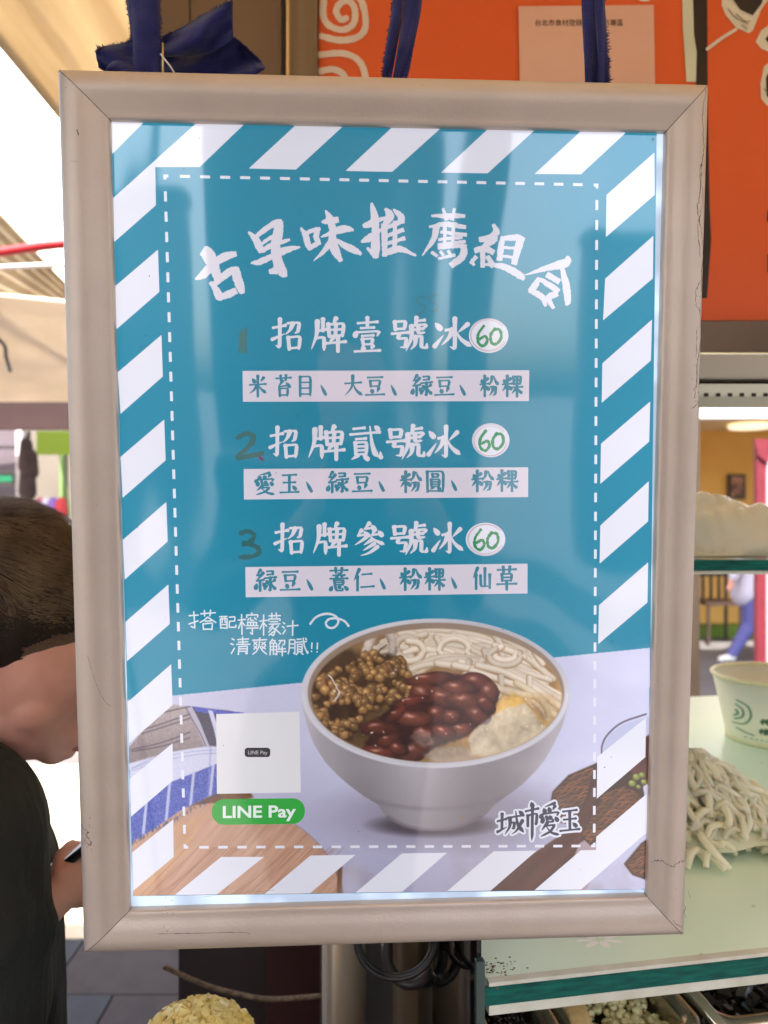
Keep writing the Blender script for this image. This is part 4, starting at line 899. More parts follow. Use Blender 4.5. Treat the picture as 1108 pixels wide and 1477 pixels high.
# ---------------------------------------------------------------- yellow shop across the way, right
shop = empty("yellow_shop", (4.4, 10, 0)); tag(shop, "open shop with mustard yellow walls seen through the glass case", "shop"); bpy.context.view_layer.update()
M_YEL = mat("mustard_paint", rgb(238, 188, 100), .75, 0, rgb(230, 174, 86), 2)
part(box("back_wall", (1.2, 10.0, 0), (9, 10.2, 2.5), M_YEL), shop); part(box("side_wall", (1.0, 7.6, 0), (1.2, 10.2, 2.5), M_YEL), shop)
part(box("ceiling", (1.0, 7.6, 2.5), (9, 10.2, 2.56), mat("cream_ceiling", rgb(236, 214, 170), .8)), shop)
part(box("fascia", (.6, 7.4, 2.35), (9, 7.6, 3.5), mat("white_sheet", rgb(235, 235, 230), .6)), shop)
o = lathe("ceiling_lamp", [(.001, 2.49), (.22, 2.49), (.25, 2.47), (.22, 2.44), (.001, 2.43)], mat("lamp_glow", rgb(255, 240, 210), .5, emit=(1, .86, .6), estr=1.2*EM), cx=4.35, cy=9.2); tag(o, "round warm ceiling lamp in the yellow shop", "ceiling lamp")
def pic(px0, px1, py0, py1, c, lab):
    e = empty("wall_picture", A((px0+px1)/2, py1, 9.96)); tag(e, lab, "picture"); bpy.context.view_layer.update()
    a, b = A(px0, py1, 9.96), A(px1, py0, 9.96)
    part(box("picture_frame", (a.x, 9.94, a.z), (b.x, 9.985, b.z), mat("dark_frame", rgb(70, 52, 40), .5), bev=.006), e)
    part(box("picture_sheet", (a.x+.035, 9.934, a.z+.035), (b.x-.035, 9.9395, b.z-.035), mat("picture_print", rgb(*c), .6, 0, rgb(90, 60, 46), 9, .3), bev=.0), e)
pic(1050, 1075, 684, 720, (206, 150, 120), "dark framed picture with orange print on the yellow wall, left of the red post")
pic(1104, 1125, 664, 690, (90, 60, 50), "upper dark picture on the yellow wall, right of the red post"); pic(1103, 1125, 700, 724, (200, 190, 170), "lower dark picture on the yellow wall, right of the red post")
o = box("green_planter", (A(1000, 0, 9).x, 8.9, 0), (A(1085, 0, 9).x, 9.2, .13), mat("turf", rgb(112, 140, 50), .9, 0, rgb(80, 104, 36), 30, bump=.6), bev=.01); tag(o, "low strip of green turf at the foot of the yellow wall", "turf strip")
ch = empty("dark_chair", (A(1035, 0, 8.6).x, 8.6, 0)); tag(ch, "dark slatted chair against the yellow wall under the shelf", "chair"); bpy.context.view_layer.update()
M_DK = mat("dark_wood", rgb(66, 50, 42), .5); cxx = A(1035, 0, 8.6).x
part(box("seat", (cxx-.2, 8.4, .43), (cxx+.2, 8.8, .47), M_DK), ch); part(box("backrest", (cxx-.2, 8.77, .72), (cxx+.2, 8.8, .86), M_DK), ch)
for sx in (-.19, .16):
    for sy, h in ((8.41, .43), (8.77, .86)): part(box("leg", (cxx+sx, sy, 0), (cxx+sx+.03, sy+.03, h), M_DK), ch)
for k in range(3): part(box("back_slat", (cxx-.10+k*.09, 8.775, .47), (cxx-.07+k*.09, 8.795, .72), M_DK), ch)
rp = empty("red_post", (A(1098, 0, 4.2).x, 4.2, 0)); tag(rp, "slim red upright post with a flared bracket at its top", "post"); bpy.context.view_layer.update()
M_RED = mat("red_enamel", rgb(112, 34, 46), .5, 0, rgb(94, 26, 38), 20); xr = A(1097, 0, 4.2).x
part(box("post_tube", (xr-.028, 4.18, 0), (xr+.022, 4.22, A(0, 636, 4.2).z), M_RED), rp); part(box("pale_channel", (xr+.0225, 4.185, 0), (xr+.05, 4.215, A(0, 650, 4.2).z), mat("galvanised", rgb(190, 180, 186), .4, .5)), rp)
z1 = A(0, 634, 4.2).z; part(pd("bracket", [(xr-.05, 4.165, z1), (xr+.055, 4.165, z1), (xr+.022, 4.165, z1-.13), (xr-.028, 4.165, z1-.09), (xr-.05, 4.178, z1), (xr+.055, 4.178, z1), (xr+.022, 4.178, z1-.13), (xr-.028, 4.178, z1-.09)],
     [(0, 1, 2, 3), (7, 6, 5, 4), (0, 4, 5, 1), (1, 5, 6, 2), (2, 6, 7, 3), (3, 7, 4, 0)], M_RED), rp)

# ================================================================ STALL SIGNBOARD ABOVE AND BEHIND
BY = 1.0
board = empty("orange_signboard", (.4, BY, A(0, 462, BY).z)); tag(board, "bright orange printed signboard with white scroll pattern behind the menu sign", "signboard"); bpy.context.view_layer.update()
M_OR = mat("orange_vinyl", rgb(222, 94, 38), .5, 0, rgb(208, 84, 32), 2.5, .8, spots=rgb(150, 62, 34), spscale=16, spth=.71)
xl, xrr = A(460, 0, BY).x, 1.25
part(box("panel", (xl, BY, A(0, 462, BY).z), (xrr, BY+.03, 2.17), M_OR), board)
def bsheet(name, PL, col, layer, parent=board, rough=.45):
    V, Fc = [], []
    for P in PL:
        v, f = poly(P); b = len(V); V += [A(x, y, BY-layer*.0006) for x, y in v]; Fc += [tuple(i+b for i in t) for t in f]
    o = pd(name, V, Fc, mat(name+"_ink", rgb(*col), rough, 0, tuple(c*.82 for c in rgb(*col)), 12)); return part(o, parent)
def bstroke(name, lines, w, col, layer):
    V, Fc, Z = newacc()
    for k, P in enumerate(lines):
        Q = smooth_path(P, 8); strip(V, Fc, Z, [tuple(q[:2]) for q in Q], [w*(1+random.uniform(-.10, .10)) for q in Q], k*.00004)
    o = pd(name, [A(x, y, BY-layer*.0006-z) for (x, y), z in zip(V, Z)], Fc, mat(name+"_ink", rgb(*col), .5, 0, tuple(c*.8 for c in rgb(*col)), 20)); return part(o, board)
CRM = (226, 212, 196)
bstroke("scroll_pattern", [[(463, 52), (490, 58), (515, 54), (527, 40), (525, 12), (515, -6), (490, -12)], [(468, -8), (466, 20), (474, 36), (494, 43), (510, 34), (512, 14), (504, 2), (492, 4), (485, 16), (492, 28), (500, 26)],
                           [(461, 79), (495, 77), (518, 88), (527, 112), (522, 140)], [(461, 103), (480, 100), (496, 108), (500, 125)]], 9.5, CRM, 1)
bsheet("black_border", [[(996, -60), (1020, -60), (1021, 150), (1024, 300), (1026, 345), (1020, 430), (990, 430), (1004, 120)]], (26, 20, 20), 1)
bsheet("border_edge", [[(983, -60), (998, -60), (1001, 50), (1005, 75), (1004, 118), (990, 118), (988, 80), (985, 40)]], (214, 222, 196), 2)
def outline_shape(P, inner, detail):
    bsheet("printed_snack", [P], (224, 222, 200), 1)
    bsheet("printed_snack", [inner], (34, 28, 26), 2)
    if detail: bstroke("printed_snack", detail, 1.2, (120, 112, 100), 3)
outline_shape([(1044, -40), (1041, 8), (1047, 22), (1062, 40), (1080, 48), (1086, 44), (1098, 14), (1112, -6), (1112, -40)], [(1056, -40), (1058, 0), (1068, 14), (1086, 22), (1098, 6), (1106, -12), (1106, -40)],
              [[(1050, 12), (1062, 26), (1080, 34)], [(1062, 20), (1074, 30), (1082, 30)], [(1070, 36), (1078, 42)]])
bstroke("skewer_stick", [[(1020, 71), (1040, 56), (1062, 42)]], 4.5, (226, 222, 206), 2)
outline_shape([(1112, 34), (1098, 44), (1090, 60), (1098, 70), (1112, 76), (1160, 80), (1160, 20)], [(1114, 44), (1104, 56), (1112, 66), (1150, 70), (1150, 40)], None)
outline_shape([(1112, 88), (1102, 96), (1097, 120), (1098, 142), (1106, 152), (1130, 156), (1150, 90)], [(1112, 98), (1105, 112), (1106, 138), (1114, 144), (1130, 140), (1130, 100)], [[(1102, 128), (1110, 136)]])
bsheet("black_brush_mark", [[(1112, 296), (1107, 304), (1106, 318), (1112, 326), (1160, 320)], [(1112, 362), (1107, 368), (1107, 392), (1112, 396), (1160, 390)]], (30, 24, 22), 1)
bsheet("printed_dot", [ellipse(930, -8, 14, 10)], (230, 224, 206), 1)
notice = empty("paper_notice", A(846, 200, BY-.004)); tag(notice, "white printed paper notice stuck on the orange signboard behind a blue ribbon", "notice"); bpy.context.view_layer.update()
M_PAP = mat("thin_paper", rgb(222, 182, 160), .6, 0, rgb(212, 168, 146), 8)
P = [(748, 9), (943, 7), (947, 230), (752, 232)]
vs = [A(x, y, BY-.0026) for x, y in P]+[A(x, y, BY-.0020) for x, y in P]
part(pd("paper_sheet", vs, [(0, 1, 2, 3), (0, 4, 5, 1), (1, 5, 6, 2), (2, 6, 7, 3), (3, 7, 4, 0)], M_PAP), notice)
V, Fc = text_geo("台北市食材登錄平台夜市專區", 0.0); mx = max(v[0] for v in V)
part(pd("notice_lettering", [A(771+v[0]*128/mx, 36.5-v[1]*128/mx*1.05, BY-.0032) for v in V], Fc, mat("black_ink", rgb(44, 30, 28), .6)), notice)
# brown panel and steel upright left of the board
pn = empty("brown_panel", (-.3, BY, A(0, 462, BY).z)); tag(pn, "dark brown fascia panel beside the orange board, behind the blue bow", "panel"); bpy.context.view_layer.update()
M_BR = mat("brown_laminate", rgb(128, 106, 84), .5, .1, rgb(96, 76, 58), 7, .7, stretch=(1, 1, .3), spots=rgb(150, 132, 108), spscale=30, spth=.72)
xa, xb, xc = A(193, 0, BY).x, A(271, 0, BY).x, A(404, 0, BY).x
part(box("panel_sheet", (xa, BY+.01, 1.70), (xb-.001, BY+.03, 2.17), M_BR), pn); part(box("panel_sheet", (xb+.001, BY+.012, 1.70), (xc, BY+.03, 2.17), M_BR), pn)
part(box("corner_trim", (xc+.002, BY+.008, 1.70), (xc+.008, BY+.03, 2.17), M_SEAM), pn); part(box("corner_trim", (xc+.0085, BY-.004, 1.70), (xc+.0125, BY+.03, 2.17), mat("bright_trim", rgb(214, 190, 150), .25, .9)), pn)
o = box("steel_upright", (A(418, 0, BY).x, BY-.01, 1.66), (xl-.001, BY+.035, 2.19), mat("upright_steel", rgb(138, 126, 112), .38, .7, rgb(92, 80, 66), 12, .8, stretch=(6, 1, .2)), bev=.003); tag(o, "square brushed steel upright between the brown panel and orange board", "post")
o = tube("steel_pole", [(-.049, .95, 0), (-.049, .95, 1.655)], .0275, mat("pole_steel", rgb(240, 224, 200), .25, .5, rgb(200, 176, 146), 10, .8, stretch=(1, 1, .05)), seg=32); tag(o, "round brassy steel pole standing below the sign", "pole")

# ================================================================ GLASS CASE
case = empty("glass_case", (.081, .622, .8)); case.rotation_euler = (0, 0, math.atan2(.173, .985)); bpy.context.view_layer.update()
tag(case, "glass display case with a pale green counter top and teal glass edges", "display case")
M_EDGE = mat("green_glass_edge", rgb(6, 104, 88), .4, 0, rgb(2, 58, 56), 14, .5, spec=.2, stretch=(3, 3, 20)); M_TOP = mat("pale_worktop", rgb(226, 246, 222), .28, 0, rgb(216, 236, 208), 5, .8, spots=rgb(176, 176, 150), spscale=60, spth=.70)
M_STRIP = mat("pale_strip", rgb(214, 214, 198), .45, 0, rgb(186, 182, 160), 30, .5)
def cbox(name, lo, hi, m, bev=0): o = box(name, lo, hi, m, case, bev); return o
zt = 1.07-.8
cbox("worktop", (0.004, .003, zt-.005), (1.1, .86, zt), M_TOP)
cbox("glass_edge", (0, 0, zt-.0175), (1.1, .0028, zt-.003), M_EDGE); cbox("worktop_base", (.004, .0035, zt-.016), (1.1, .86, zt-.0055), M_TOP)
cbox("lower_reflection", (0.004, .001, zt-.026), (1.1, .010, zt-.018), M_STRIP)  # pale strip stands in for the reflection below the glass edge
cbox("upper_reflection", (0.004, .0005, zt-.0026), (1.1, .008, zt+.0006), M_STRIP)  # pale strip stands in for the reflection above the glass edge
cbox("side_glass_edge", (-.0075, -.002, -.30), (-.0005, .004, zt+.02), mat("dark_glass_edge", rgb(14, 52, 48), .2, coat=.5)); cbox("side_glass", (-.0055, .0042, -.30), (-.0015, .86, .83), glass("side_pane", (.86, .93, .89)))
# flower decal and corner grime on the worktop
fl = []
for k in range(7):
    t = R(20+k*51); fl.append([( .12+math.cos(t)*.0135+math.cos(t)*.009*math.cos(q)-math.sin(t)*.0042*math.sin(q), .045+.6*(math.sin(t)*.0135+math.sin(t)*.009*math.cos(q)+math.cos(t)*.0042*math.sin(q))) for q in [2*math.pi*i/14 for i in range(14)]])
V, Fc = [], []
for P in fl:
    v, f = poly(P); b = len(V); V += [(x, y, zt+.0004) for x, y in v]; Fc += [tuple(i+b for i in t) for t in f]
pd("flower_decal", V, Fc, mat("decal_white", rgb(250, 250, 244), .5), case)
bm = bmesh.new()
for k in range(70): icos(bm, (abs(random.gauss(.012, .010))+.004, random.gauss(.018, .008), zt+.0003), random.uniform(.0003, .0009), 0, (1.5, 1, .3))
for k in range(0): icos(bm, (random.uniform(0.02, .6), random.choice([.012, .02])+random.uniform(0, .01), zt+.0002), random.uniform(.0003, .0007), 0, (2, 1, .5))
stuff(bmo("corner_grime", bm, mat("grime", rgb(104, 84, 58), .8), case))
# upper part: beam, chrome strip, lamp housing with slots, glass shelf
def lw(px, py, Y):   # world point to case-local
    return case.matrix_world.inverted() @ A(px, py, Y)
top = empty("case_canopy", (.5, .97, 1.60)); tag(top, "pale grey lamp housing and steel header beam above the glass case", "header"); bpy.context.view_layer.update()
xq = .02
part(box("header_beam", (xq, .97, A(0, 507, .97).z), (1.3, 1.06, A(0, 463, .97).z), mat("taupe_steel", rgb(120, 104, 90), .45, .4, rgb(92, 76, 64), 8, .7, bump=.1)), top)
part(box("chrome_strip", (xq, .952, A(0, 520, .955).z), (1.3, .972, A(0, 508.5, .955).z), mat("chrome", rgb(220, 228, 214), .12, .95), bev=.002), top)
part(box("lamp_housing", (xq, .90, A(0, 556, .95).z), (1.3, 1.02, A(0, 522, .95).z), mat("housing_grey", rgb(176, 172, 162), .45, .1, rgb(160, 156, 146), 6), bev=.003), top)
z_a, z_b = A(0, 582, .93).z, A(0, 558, .93).z
part(box("slotted_channel", (xq, .905, z_a+.004), (1.3, 1.0, z_b), mat("channel_white", rgb(208, 214, 200), .4), bev=.002), top)
for k in range(11): 
    px_ = 1018+k*17.2; part(box("vent_slot", (A(px_, 0, .9).x, .9035, z_a+.0045), (A(px_+6, 0, .9).x, .9048, z_a+.0085), M_SEAM), top)
sh = empty("glass_shelf", (.5, .9, 1.38)); tag(sh, "thick glass shelf with a dark teal front edge holding a plastic bag", "shelf"); bpy.context.view_layer.update()
zs = A(0, 808, .9).z
part(box("shelf_pane", (.09, .905, zs-.011), (1.2, 1.32, zs), glass("shelf_glass", (.80, .92, .88))), sh)
part(box("front_edge", (.09, .900, zs-.012), (1.2, .9048, zs+.0002), M_EDGE), sh); part(box("shelf_rail", (.09, .902, zs-.0165), (1.2, .912, zs-.0125), M_STRIP), sh)
for y_ in (.93, 1.28): part(box("shelf_bracket", (.085, y_, zs-.03), (.0895, y_+.02, zs+.0), M_STEEL), sh)
# plastic bag on the shelf
M_BAG = mat("milky_plastic", rgb(246, 245, 236), .25, 0, rgb(240, 228, 196), 7, .6, translucent=.3, coat=.3)
V, Fc = [], []; N_ = 48
for j in range(N_+1):
    for i in range(N_+1):
        u, v = i/N_*2-1, j/N_*2-1; r_ = math.hypot(u, v); h = max(0, 1-(abs(u)**2.6+abs(v)**2.6))**.6
        nz_ = noise.noise(Vector((u*2.2, v*2.2, 1)))*.35+abs(noise.noise(Vector((u*6, v*3, 4))))*.16
        V.append((.50+u*.13, 1.10+v*.13, zs+.001+max(0, .072*h*(1-.18*(u+.5)+nz_))))
for j in range(N_):
    for i in range(N_): Fc.append((j*(N_+1)+i, j*(N_+1)+i+1, (j+1)*(N_+1)+i+1, (j+1)*(N_+1)+i))
bag = pd("plastic_bag", V, Fc, M_BAG, None, True); s = bag.modifiers.new("s", 'SOLIDIFY'); s.thickness = .001; s.offset = 1; tag(bag, "crumpled milky plastic bag of cream coloured food lying on the glass shelf", "bag")
o = blob("wrapped_bun", [((.44, 1.09, zs+.024), .021, (.56, 1.10, zs+.024), .020)], mat("cream_bun", rgb(236, 206, 140), .6), voxel=.006); bpy.data.objects.remove(o)

# noodles on the worktop
M_ND = mat("fresh_noodle", rgb(255, 253, 236), .3, 0, rgb(254, 248, 222), 20, .7, coat=.5, sss=.5, translucent=.5)
bm = bmesh.new(); zc = 1.0705; nc = A(1010, 1235, .95); ncx, ncy = .375, .93
for k in range(800):
    a = random.uniform(0, 6.28); rr = min(.098, abs(random.gauss(0, .046))); cx_, cy_ = ncx+rr*math.cos(a)*1.15, ncy+rr*math.sin(a)*1.2
    hgt = max(0, .088*(1-(rr/.115)**1.25)); z_ = zc+.006+random.uniform(.62, 1)*hgt; t = random.uniform(0, 6.28); L_ = random.uniform(.014, .032); P = []
    for q in range(5):
        P.append((cx_+math.cos(t)*L_*(q/2-1), cy_+math.sin(t)*L_*(q/2-1), max(zc+.0045, z_-abs(q-2)**1.5*random.uniform(.003, .009)))); t += random.uniform(-.5, .5)
    add_tube(bm, smooth_path(P, 3), random.uniform(.0027, .0041), 7)
mv = {}
for j in range(13):
    for i in range(40):
        rr = .084*j/12; a = 6.2832*i/40; q_ = rr*(1+.08*noise.noise(Vector((math.cos(a)*2, math.sin(a)*2, 0))))
        mv[i, j] = bm.verts.new((ncx+q_*math.cos(a)*1.15, ncy+q_*math.sin(a)*1.2, zc+.001+max(0, .088*(1-(rr/.105)**1.25))*.72+.004*noise.noise(Vector((q_*math.cos(a), q_*math.sin(a), 1))*90)))
for j in range(12):
    for i in range(40): bm.faces.new((mv[i, j], mv[(i+1) % 40, j], mv[(i+1) % 40, j+1], mv[i, j+1]))
nd = bmo("noodle_pile", bm, M_ND, None, True); stuff(nd); tag(nd, "heap of thick white rice noodles on the pale worktop beside the frame", "noodles")
bm = bmesh.new()
p0 = Vector((.415, .845, 1.0712))
for k in range(5): add_box(bm, (p0.x-.012+k*.006, p0.y-.010+k*.004, p0.z), (p0.x+.000+k*.006, p0.y+.008+k*.005, p0.z+.004+.002*k), bev=.002)
o = blob("paper_scrap", [((.425, .855, 1.0755), .0045, (.448, .868, 1.0785), .0045), ((.420, .868, 1.075), .004, (.440, .858, 1.080), .005)], mat("pinkish_jelly", rgb(226, 206, 184), .35, sss=.1), voxel=.0018, it=3); bm.free(); o.name = "jelly_scrap"
tag(o, "small pinkish jelly scrap lying in front of the noodle heap", "scrap")

# paper cup
cupc = Vector((.655, 1.30, 0)); cz = 1.0702
cup = empty("paper_bowl", (cupc.x, 1.30, cz)); tag(cup, "pale green printed paper bowl standing on the worktop behind the noodles", "paper bowl"); bpy.context.view_layer.update()
M_CUP = mat("cup_paper", rgb(252, 246, 216), .5, 0, rgb(248, 240, 208), 12); M_CRM = mat("cup_rim", rgb(240, 230, 180), .4)
lathe("bowl_wall", [(.062, .004), (.062, .0), (.066, .0), (.0685, .004), (.0885, .118), (.0870, .118), (.0665, .006), (.0001, .006)], M_CUP, cup)
lathe("rolled_rim", [(.0885+.0035*math.cos(t), .120+.0035*math.sin(t)) for t in [2*math.pi*k/12 for k in range(13)]], M_CRM, cup); lathe("foot_ring", [(.0662, -.0), (.0695, 0), (.0703, .008), (.0695, .0085)], M_CRM, cup)
def cup_pt(px, py):    # wrap a photo position onto the cone
    z = (1075-py)/F*1.17+.004; r_ = .0685+(z-.004)/.114*.020+.0005; s = max(-.99, min(.99, (px-1112)/F*1.15/r_)); a = math.asin(s)
    return (r_*math.sin(a), -r_*math.cos(a), z)
V, Fc, Z = newacc(); random.seed(4)
for ch, xa_, ya_ in (('檸', 1064, 1025), ('檬', 1064, 1043), ('愛', 1080, 1028), ('玉', 1080, 1046), ('米', 1096, 1022), ('苔', 1096, 1036), ('目', 1096, 1050)): glyph((V, Fc, Z), ch, xa_, ya_, xa_+12, ya_+11, 15)
pd("bowl_lettering", [cup_pt(*v) for v in V], Fc, mat("green_print", rgb(84, 116, 84), .5), cup)
V, Fc, Z = newacc()
for P in ([(1040, 1000), (1050, 1008), (1054, 1025), (1050, 1040), (1042, 1044)], [(1040, 1008), (1046, 1016), (1047, 1028), (1042, 1036)], [(1041, 1018), (1043, 1024), (1041, 1030)], [(1045, 1052), (1052, 1056), (1060, 1058)]):
    Q = smooth_path(P, 6); strip(V, Fc, Z, [tuple(q) for q in Q], [2.2]*len(Q), 0)
for k in range(12): Q = smooth_path([(1052+k*5, 1066-abs(k-12)*.12), (1054+k*5, 1066-abs(k-12)*.12)], 2); strip(V, Fc, Z, [tuple(q) for q in Q], [1.6]*len(Q), 0)
pd("bowl_emblem", [cup_pt(*v) for v in V], Fc, mat("green_emblem", rgb(112, 160, 120), .5), cup)

cup.scale = (1.08, 1.08, .89)
# ---------------------------------------------------------------- trays under the worktop
def tray(u0, u1, v0, v1, label):
    t = empty("steel_tray", ((u0+u1)/2, (v0+v1)/2, .955)); MW = case.matrix_world
    c = MW @ Vector(((u0+u1)/2, (v0+v1)/2, 0)); t.location = (c.x, c.y, .86); t.rotation_euler = case.rotation_euler; bpy.context.view_layer.update()
    tag(t, label, "steel tray", "steel trays under the worktop"); a, b = (u1-u0)/2, (v1-v0)/2; bm = bmesh.new()
    def ring(dx, dy, z, r_): return [bm.verts.new((x, y, z)) for x, y in rrect(-dx, -dy, dx, dy, r_, 5)]
    R_ = [ring(a+.008, b+.008, .093, .02), ring(a+.006, b+.006, .1, .02), ring(a-.003, b-.003, .1, .018), ring(a-.008, b-.008, .09, .016), ring(a-.016, b-.016, .0, .012)]
    for p, q in zip(R_, R_[1:]):
        for k in range(len(p)): bm.faces.new((p[k], p[(k+1) % len(p)], q[(k+1) % len(p)], q[k]))
    bm.faces.new(R_[-1]); bmo("tray_body", bm, M_TRAY, t, True); return t, a, b
M_TRAY = mat("tray_steel", rgb(206, 196, 176), .22, .9, rgb(176, 164, 140), 14)
def fill(t, a, b, kind, m, name, label, cat, z=.072):
    bm = bmesh.new()
    n_ = 900 if kind != 'crumb' else 620
    for k in range(n_):
        x, y = random.uniform(-a+.014, a-.014), random.uniform(-b+.014, b-.014); h = z+random.uniform(-.006, .006)+.010*(1-(x/a)**2)*(1-(y/b)**2)
        if kind == 'bead': icos(bm, (x, y, h), random.uniform(.0028, .0038), 1)
        elif kind == 'crumb': icos(bm, (x, y, h), random.uniform(.003, .005), 1, jit=.28, sc=(random.uniform(.8, 1.3), 1, 1))
        else:
            s = random.uniform(.004, .007); add_box(bm, (-s, -s, -s), (s, s, s), Matrix.Translation((x, y, h)) @ Matrix.Rotation(random.uniform(0, 3), 4, (random.random(), random.random(), 1)))
        if kind == 'cube' and k > 420: break
    o = bmo(name, bm, m, None, kind != 'cube'); o.matrix_world = t.matrix_world.copy(); stuff(o); tag(o, label, cat); return o
M_BLK = mat("black_topping", rgb(34, 26, 22), .18, 0, rgb(52, 40, 32), 60, coat=.5)
t, a, b = tray(.035, .100, .08, .30, "narrow steel tray of black beads next to the case's left glass"); fill(t, a, b, 'bead', M_BLK, "tapioca_pearls", "black pearls in the narrow left tray", "pearls")
t, a, b = tray(.118, .238, .08, .30, "steel tray holding pale yellow crumbs"); fill(t, a, b, 'crumb', mat("yellow_topping", rgb(254, 240, 184), .35, 0, rgb(246, 224, 156), 60, sss=.1), "yellow_crumbs", "pale yellow crumbly topping in the middle tray", "topping")
t, a, b = tray(.262, .405, .08, .30, "steel tray of dark chopped jelly on the right"); fill(t, a, b, 'cube', M_BLK, "jelly_cubes", "dark chopped jelly in the right tray", "jelly")
t, a, b = tray(.425, .56, .08, .30, "steel tray at the far right end of the row"); fill(t, a, b, 'cube', M_BLK, "jelly_cubes", "dark chopped jelly in the far right tray", "jelly")
def tool(name, P, w_, th, m, label, cat):
    bm = bmesh.new(); P = [Vector(p) for p in P]
    add_tube(bm, P, [w_]*len(P), 10, flat=th); o = bmo(name, bm, m, None, True); tag(o, label, cat)
tool("wooden_handle", [A(812, 1395, .79), A(846, 1500, .70)], .010, .45, mat("pale_wood", rgb(206, 170, 112), .5, 0, rgb(186, 146, 90), 30, stretch=(6, 6, 1)), "flat wooden spoon handle leaning between the black and yellow trays", "spoon")
tool("steel_ladle", [A(975, 1402, .80), A(1000, 1430, .77), A(1045, 1485, .72)], .006, .5, mat("ladle_steel", rgb(226, 214, 190), .2, .9), "steel ladle handle resting between the yellow and right trays", "ladle")
cb = empty("stall_counter", (.5, .8, 0)); tag(cb, "stainless counter body carrying the trays", "counter"); bpy.context.view_layer.update()
M_CNT = mat("counter_steel", rgb(120, 112, 104), .35, .8, rgb(92, 84, 76), 8)
bm = bmesh.new(); add_box(bm, (-.008, -.05, 0), (1.1, .86, .8595-.8+0.0), None)
o = box("counter_body", (-.008, -.05, -.8), (1.1, .86, .0595), M_CNT); o.matrix_world = case.matrix_world.copy(); bm.free(); 
o.parent = cb; o.matrix_parent_inverse = cb.matrix_world.inverted()
o = box("front_counter", (-.27, .36, .0), (.05, .70, .934), mat("counter_steel_pale", rgb(170, 162, 150), .35, .7, rgb(140, 132, 120), 8), None, .004); tag(o, "small steel counter below the sign holding the cup of yellow crystals", "counter")

# cup of yellow crystals in the foreground
yc = empty("crystal_cup", (-.150, .62, .9345)); tag(yc, "paper cup heaped with pale yellow crystals at the bottom edge of the photo", "cup"); bpy.context.view_layer.update()
lathe("cup_wall", [(.032, .0), (.034, 0), (.0485, .085), (.047, .085), (.0335, .003), (.0001, .003)], M_CUP, yc)
lathe("cup_rim", [(.0485+.002*math.cos(t), .086+.002*math.sin(t)) for t in [2*math.pi*k/10 for k in range(11)]], M_CRM, yc)
M_CRY = mat("yellow_crystal", rgb(255, 246, 190), .25, 0, rgb(254, 228, 120), 26, .6, coat=.4, translucent=.35, sss=.2)
bm = bmesh.new()
for k in range(1100):
    a = random.uniform(0, 6.28); r_ = .047*math.sqrt(random.random()); h = .086+.030*(1-(r_/.05)**2)+random.uniform(-.004, .001); s = random.uniform(.0018, .0046)
    add_box(bm, (-s*.7, -s*.5, -s), (s*.7, s*.5, s), Matrix.Translation((r_*math.cos(a), r_*math.sin(a), h)) @ Matrix.Rotation(random.uniform(-1, 1), 4, 'X') @ Matrix.Rotation(random.uniform(-1, 1), 4, 'Y') @ Matrix.Rotation(a, 4, 'Z'))
cr = bmo("sugar_crystals", bm, M_CRY); cr.location = (-.150, .62, .9345); stuff(cr); tag(cr, "heap of pale yellow sugar crystals filling the paper cup", "crystals")

# dark cabinet, pot, canister and cable below the sign
M_CAB = mat("dark_cabinet", rgb(46, 34, 34), .35, 0, rgb(66, 44, 44), 5, .7, coat=.2)
o = box("dark_cabinet", (A(256, 0, 1.22).x, 1.22, 0), (A(463, 0, 1.22).x, 1.6, 1.02), M_CAB, None, .006); tag(o, "black brown cabinet standing behind the pot below the sign", "cabinet")
o = tube("worn_rope", [tuple(p) for p in smooth_path([A(236, 1394, 1.1), A(262, 1406, 1.1), (A(300, 1422, 1.1)), A(345, 1434, 1.1), A(392, 1441, 1.1), A(470, 1436, 1.1)], 6)], .0034, mat("rope_fibre", rgb(176, 156, 128), .8, 0, rgb(96, 78, 60), 160, bump=.6)); tag(o, "pale worn rope sagging in front of the dark cabinet", "rope")
o = box("wine_panel", (A(385, 0, 1.20).x, 1.19, 0), (A(462, 0, 1.20).x, 1.212, 1.0), mat("wine_laminate", rgb(84, 48, 48), .3, 0, rgb(60, 34, 36), 5, coat=.3), None, .002); tag(o, "dark wine red panel on the right end of the cabinet", "panel")
o = lathe("steel_canister", [(.0001, 0), (.027, 0), (.030, .01), (.030, 1.0), (.033, 1.004), (.033, 1.012), (.0001, 1.016)], mat("canister_steel", rgb(180, 156, 122), .3, .6, rgb(120, 98, 70), 6, .8, stretch=(2, 2, .1)), cx=.040, cy=.87); tag(o, "brassy steel canister between the coiled cable and the glass case", "canister")
M_RUB = mat("black_cable", rgb(30, 28, 28), .38)
P = [A(500, 1340, .70)]
for k in range(0, 60):
    t = k/60*2.5*2*math.pi+3.1; rr = 58-k*.22; P.append(A(570+math.cos(t)*(rr+4), 1356+math.sin(t)*(rr+2), .70+.0012*k))
o = tube("power_cable", [tuple(p) for p in smooth_path(P, 3)], .0024, M_RUB, seg=8); tag(o, "coil of black power cable hanging under the bottom rail", "cable")
o = tube("coiled_hose", [tuple(p) for p in smooth_path([A(592+math.cos(t)*34, 1374+math.sin(t)*46, .79+.006*t) for t in [q*.3 for q in range(48)]], 3)], .0055, mat("grey_hose", rgb(52, 46, 42), .4), seg=8); tag(o, "thicker dark hose coiled behind the thin cable", "hose")

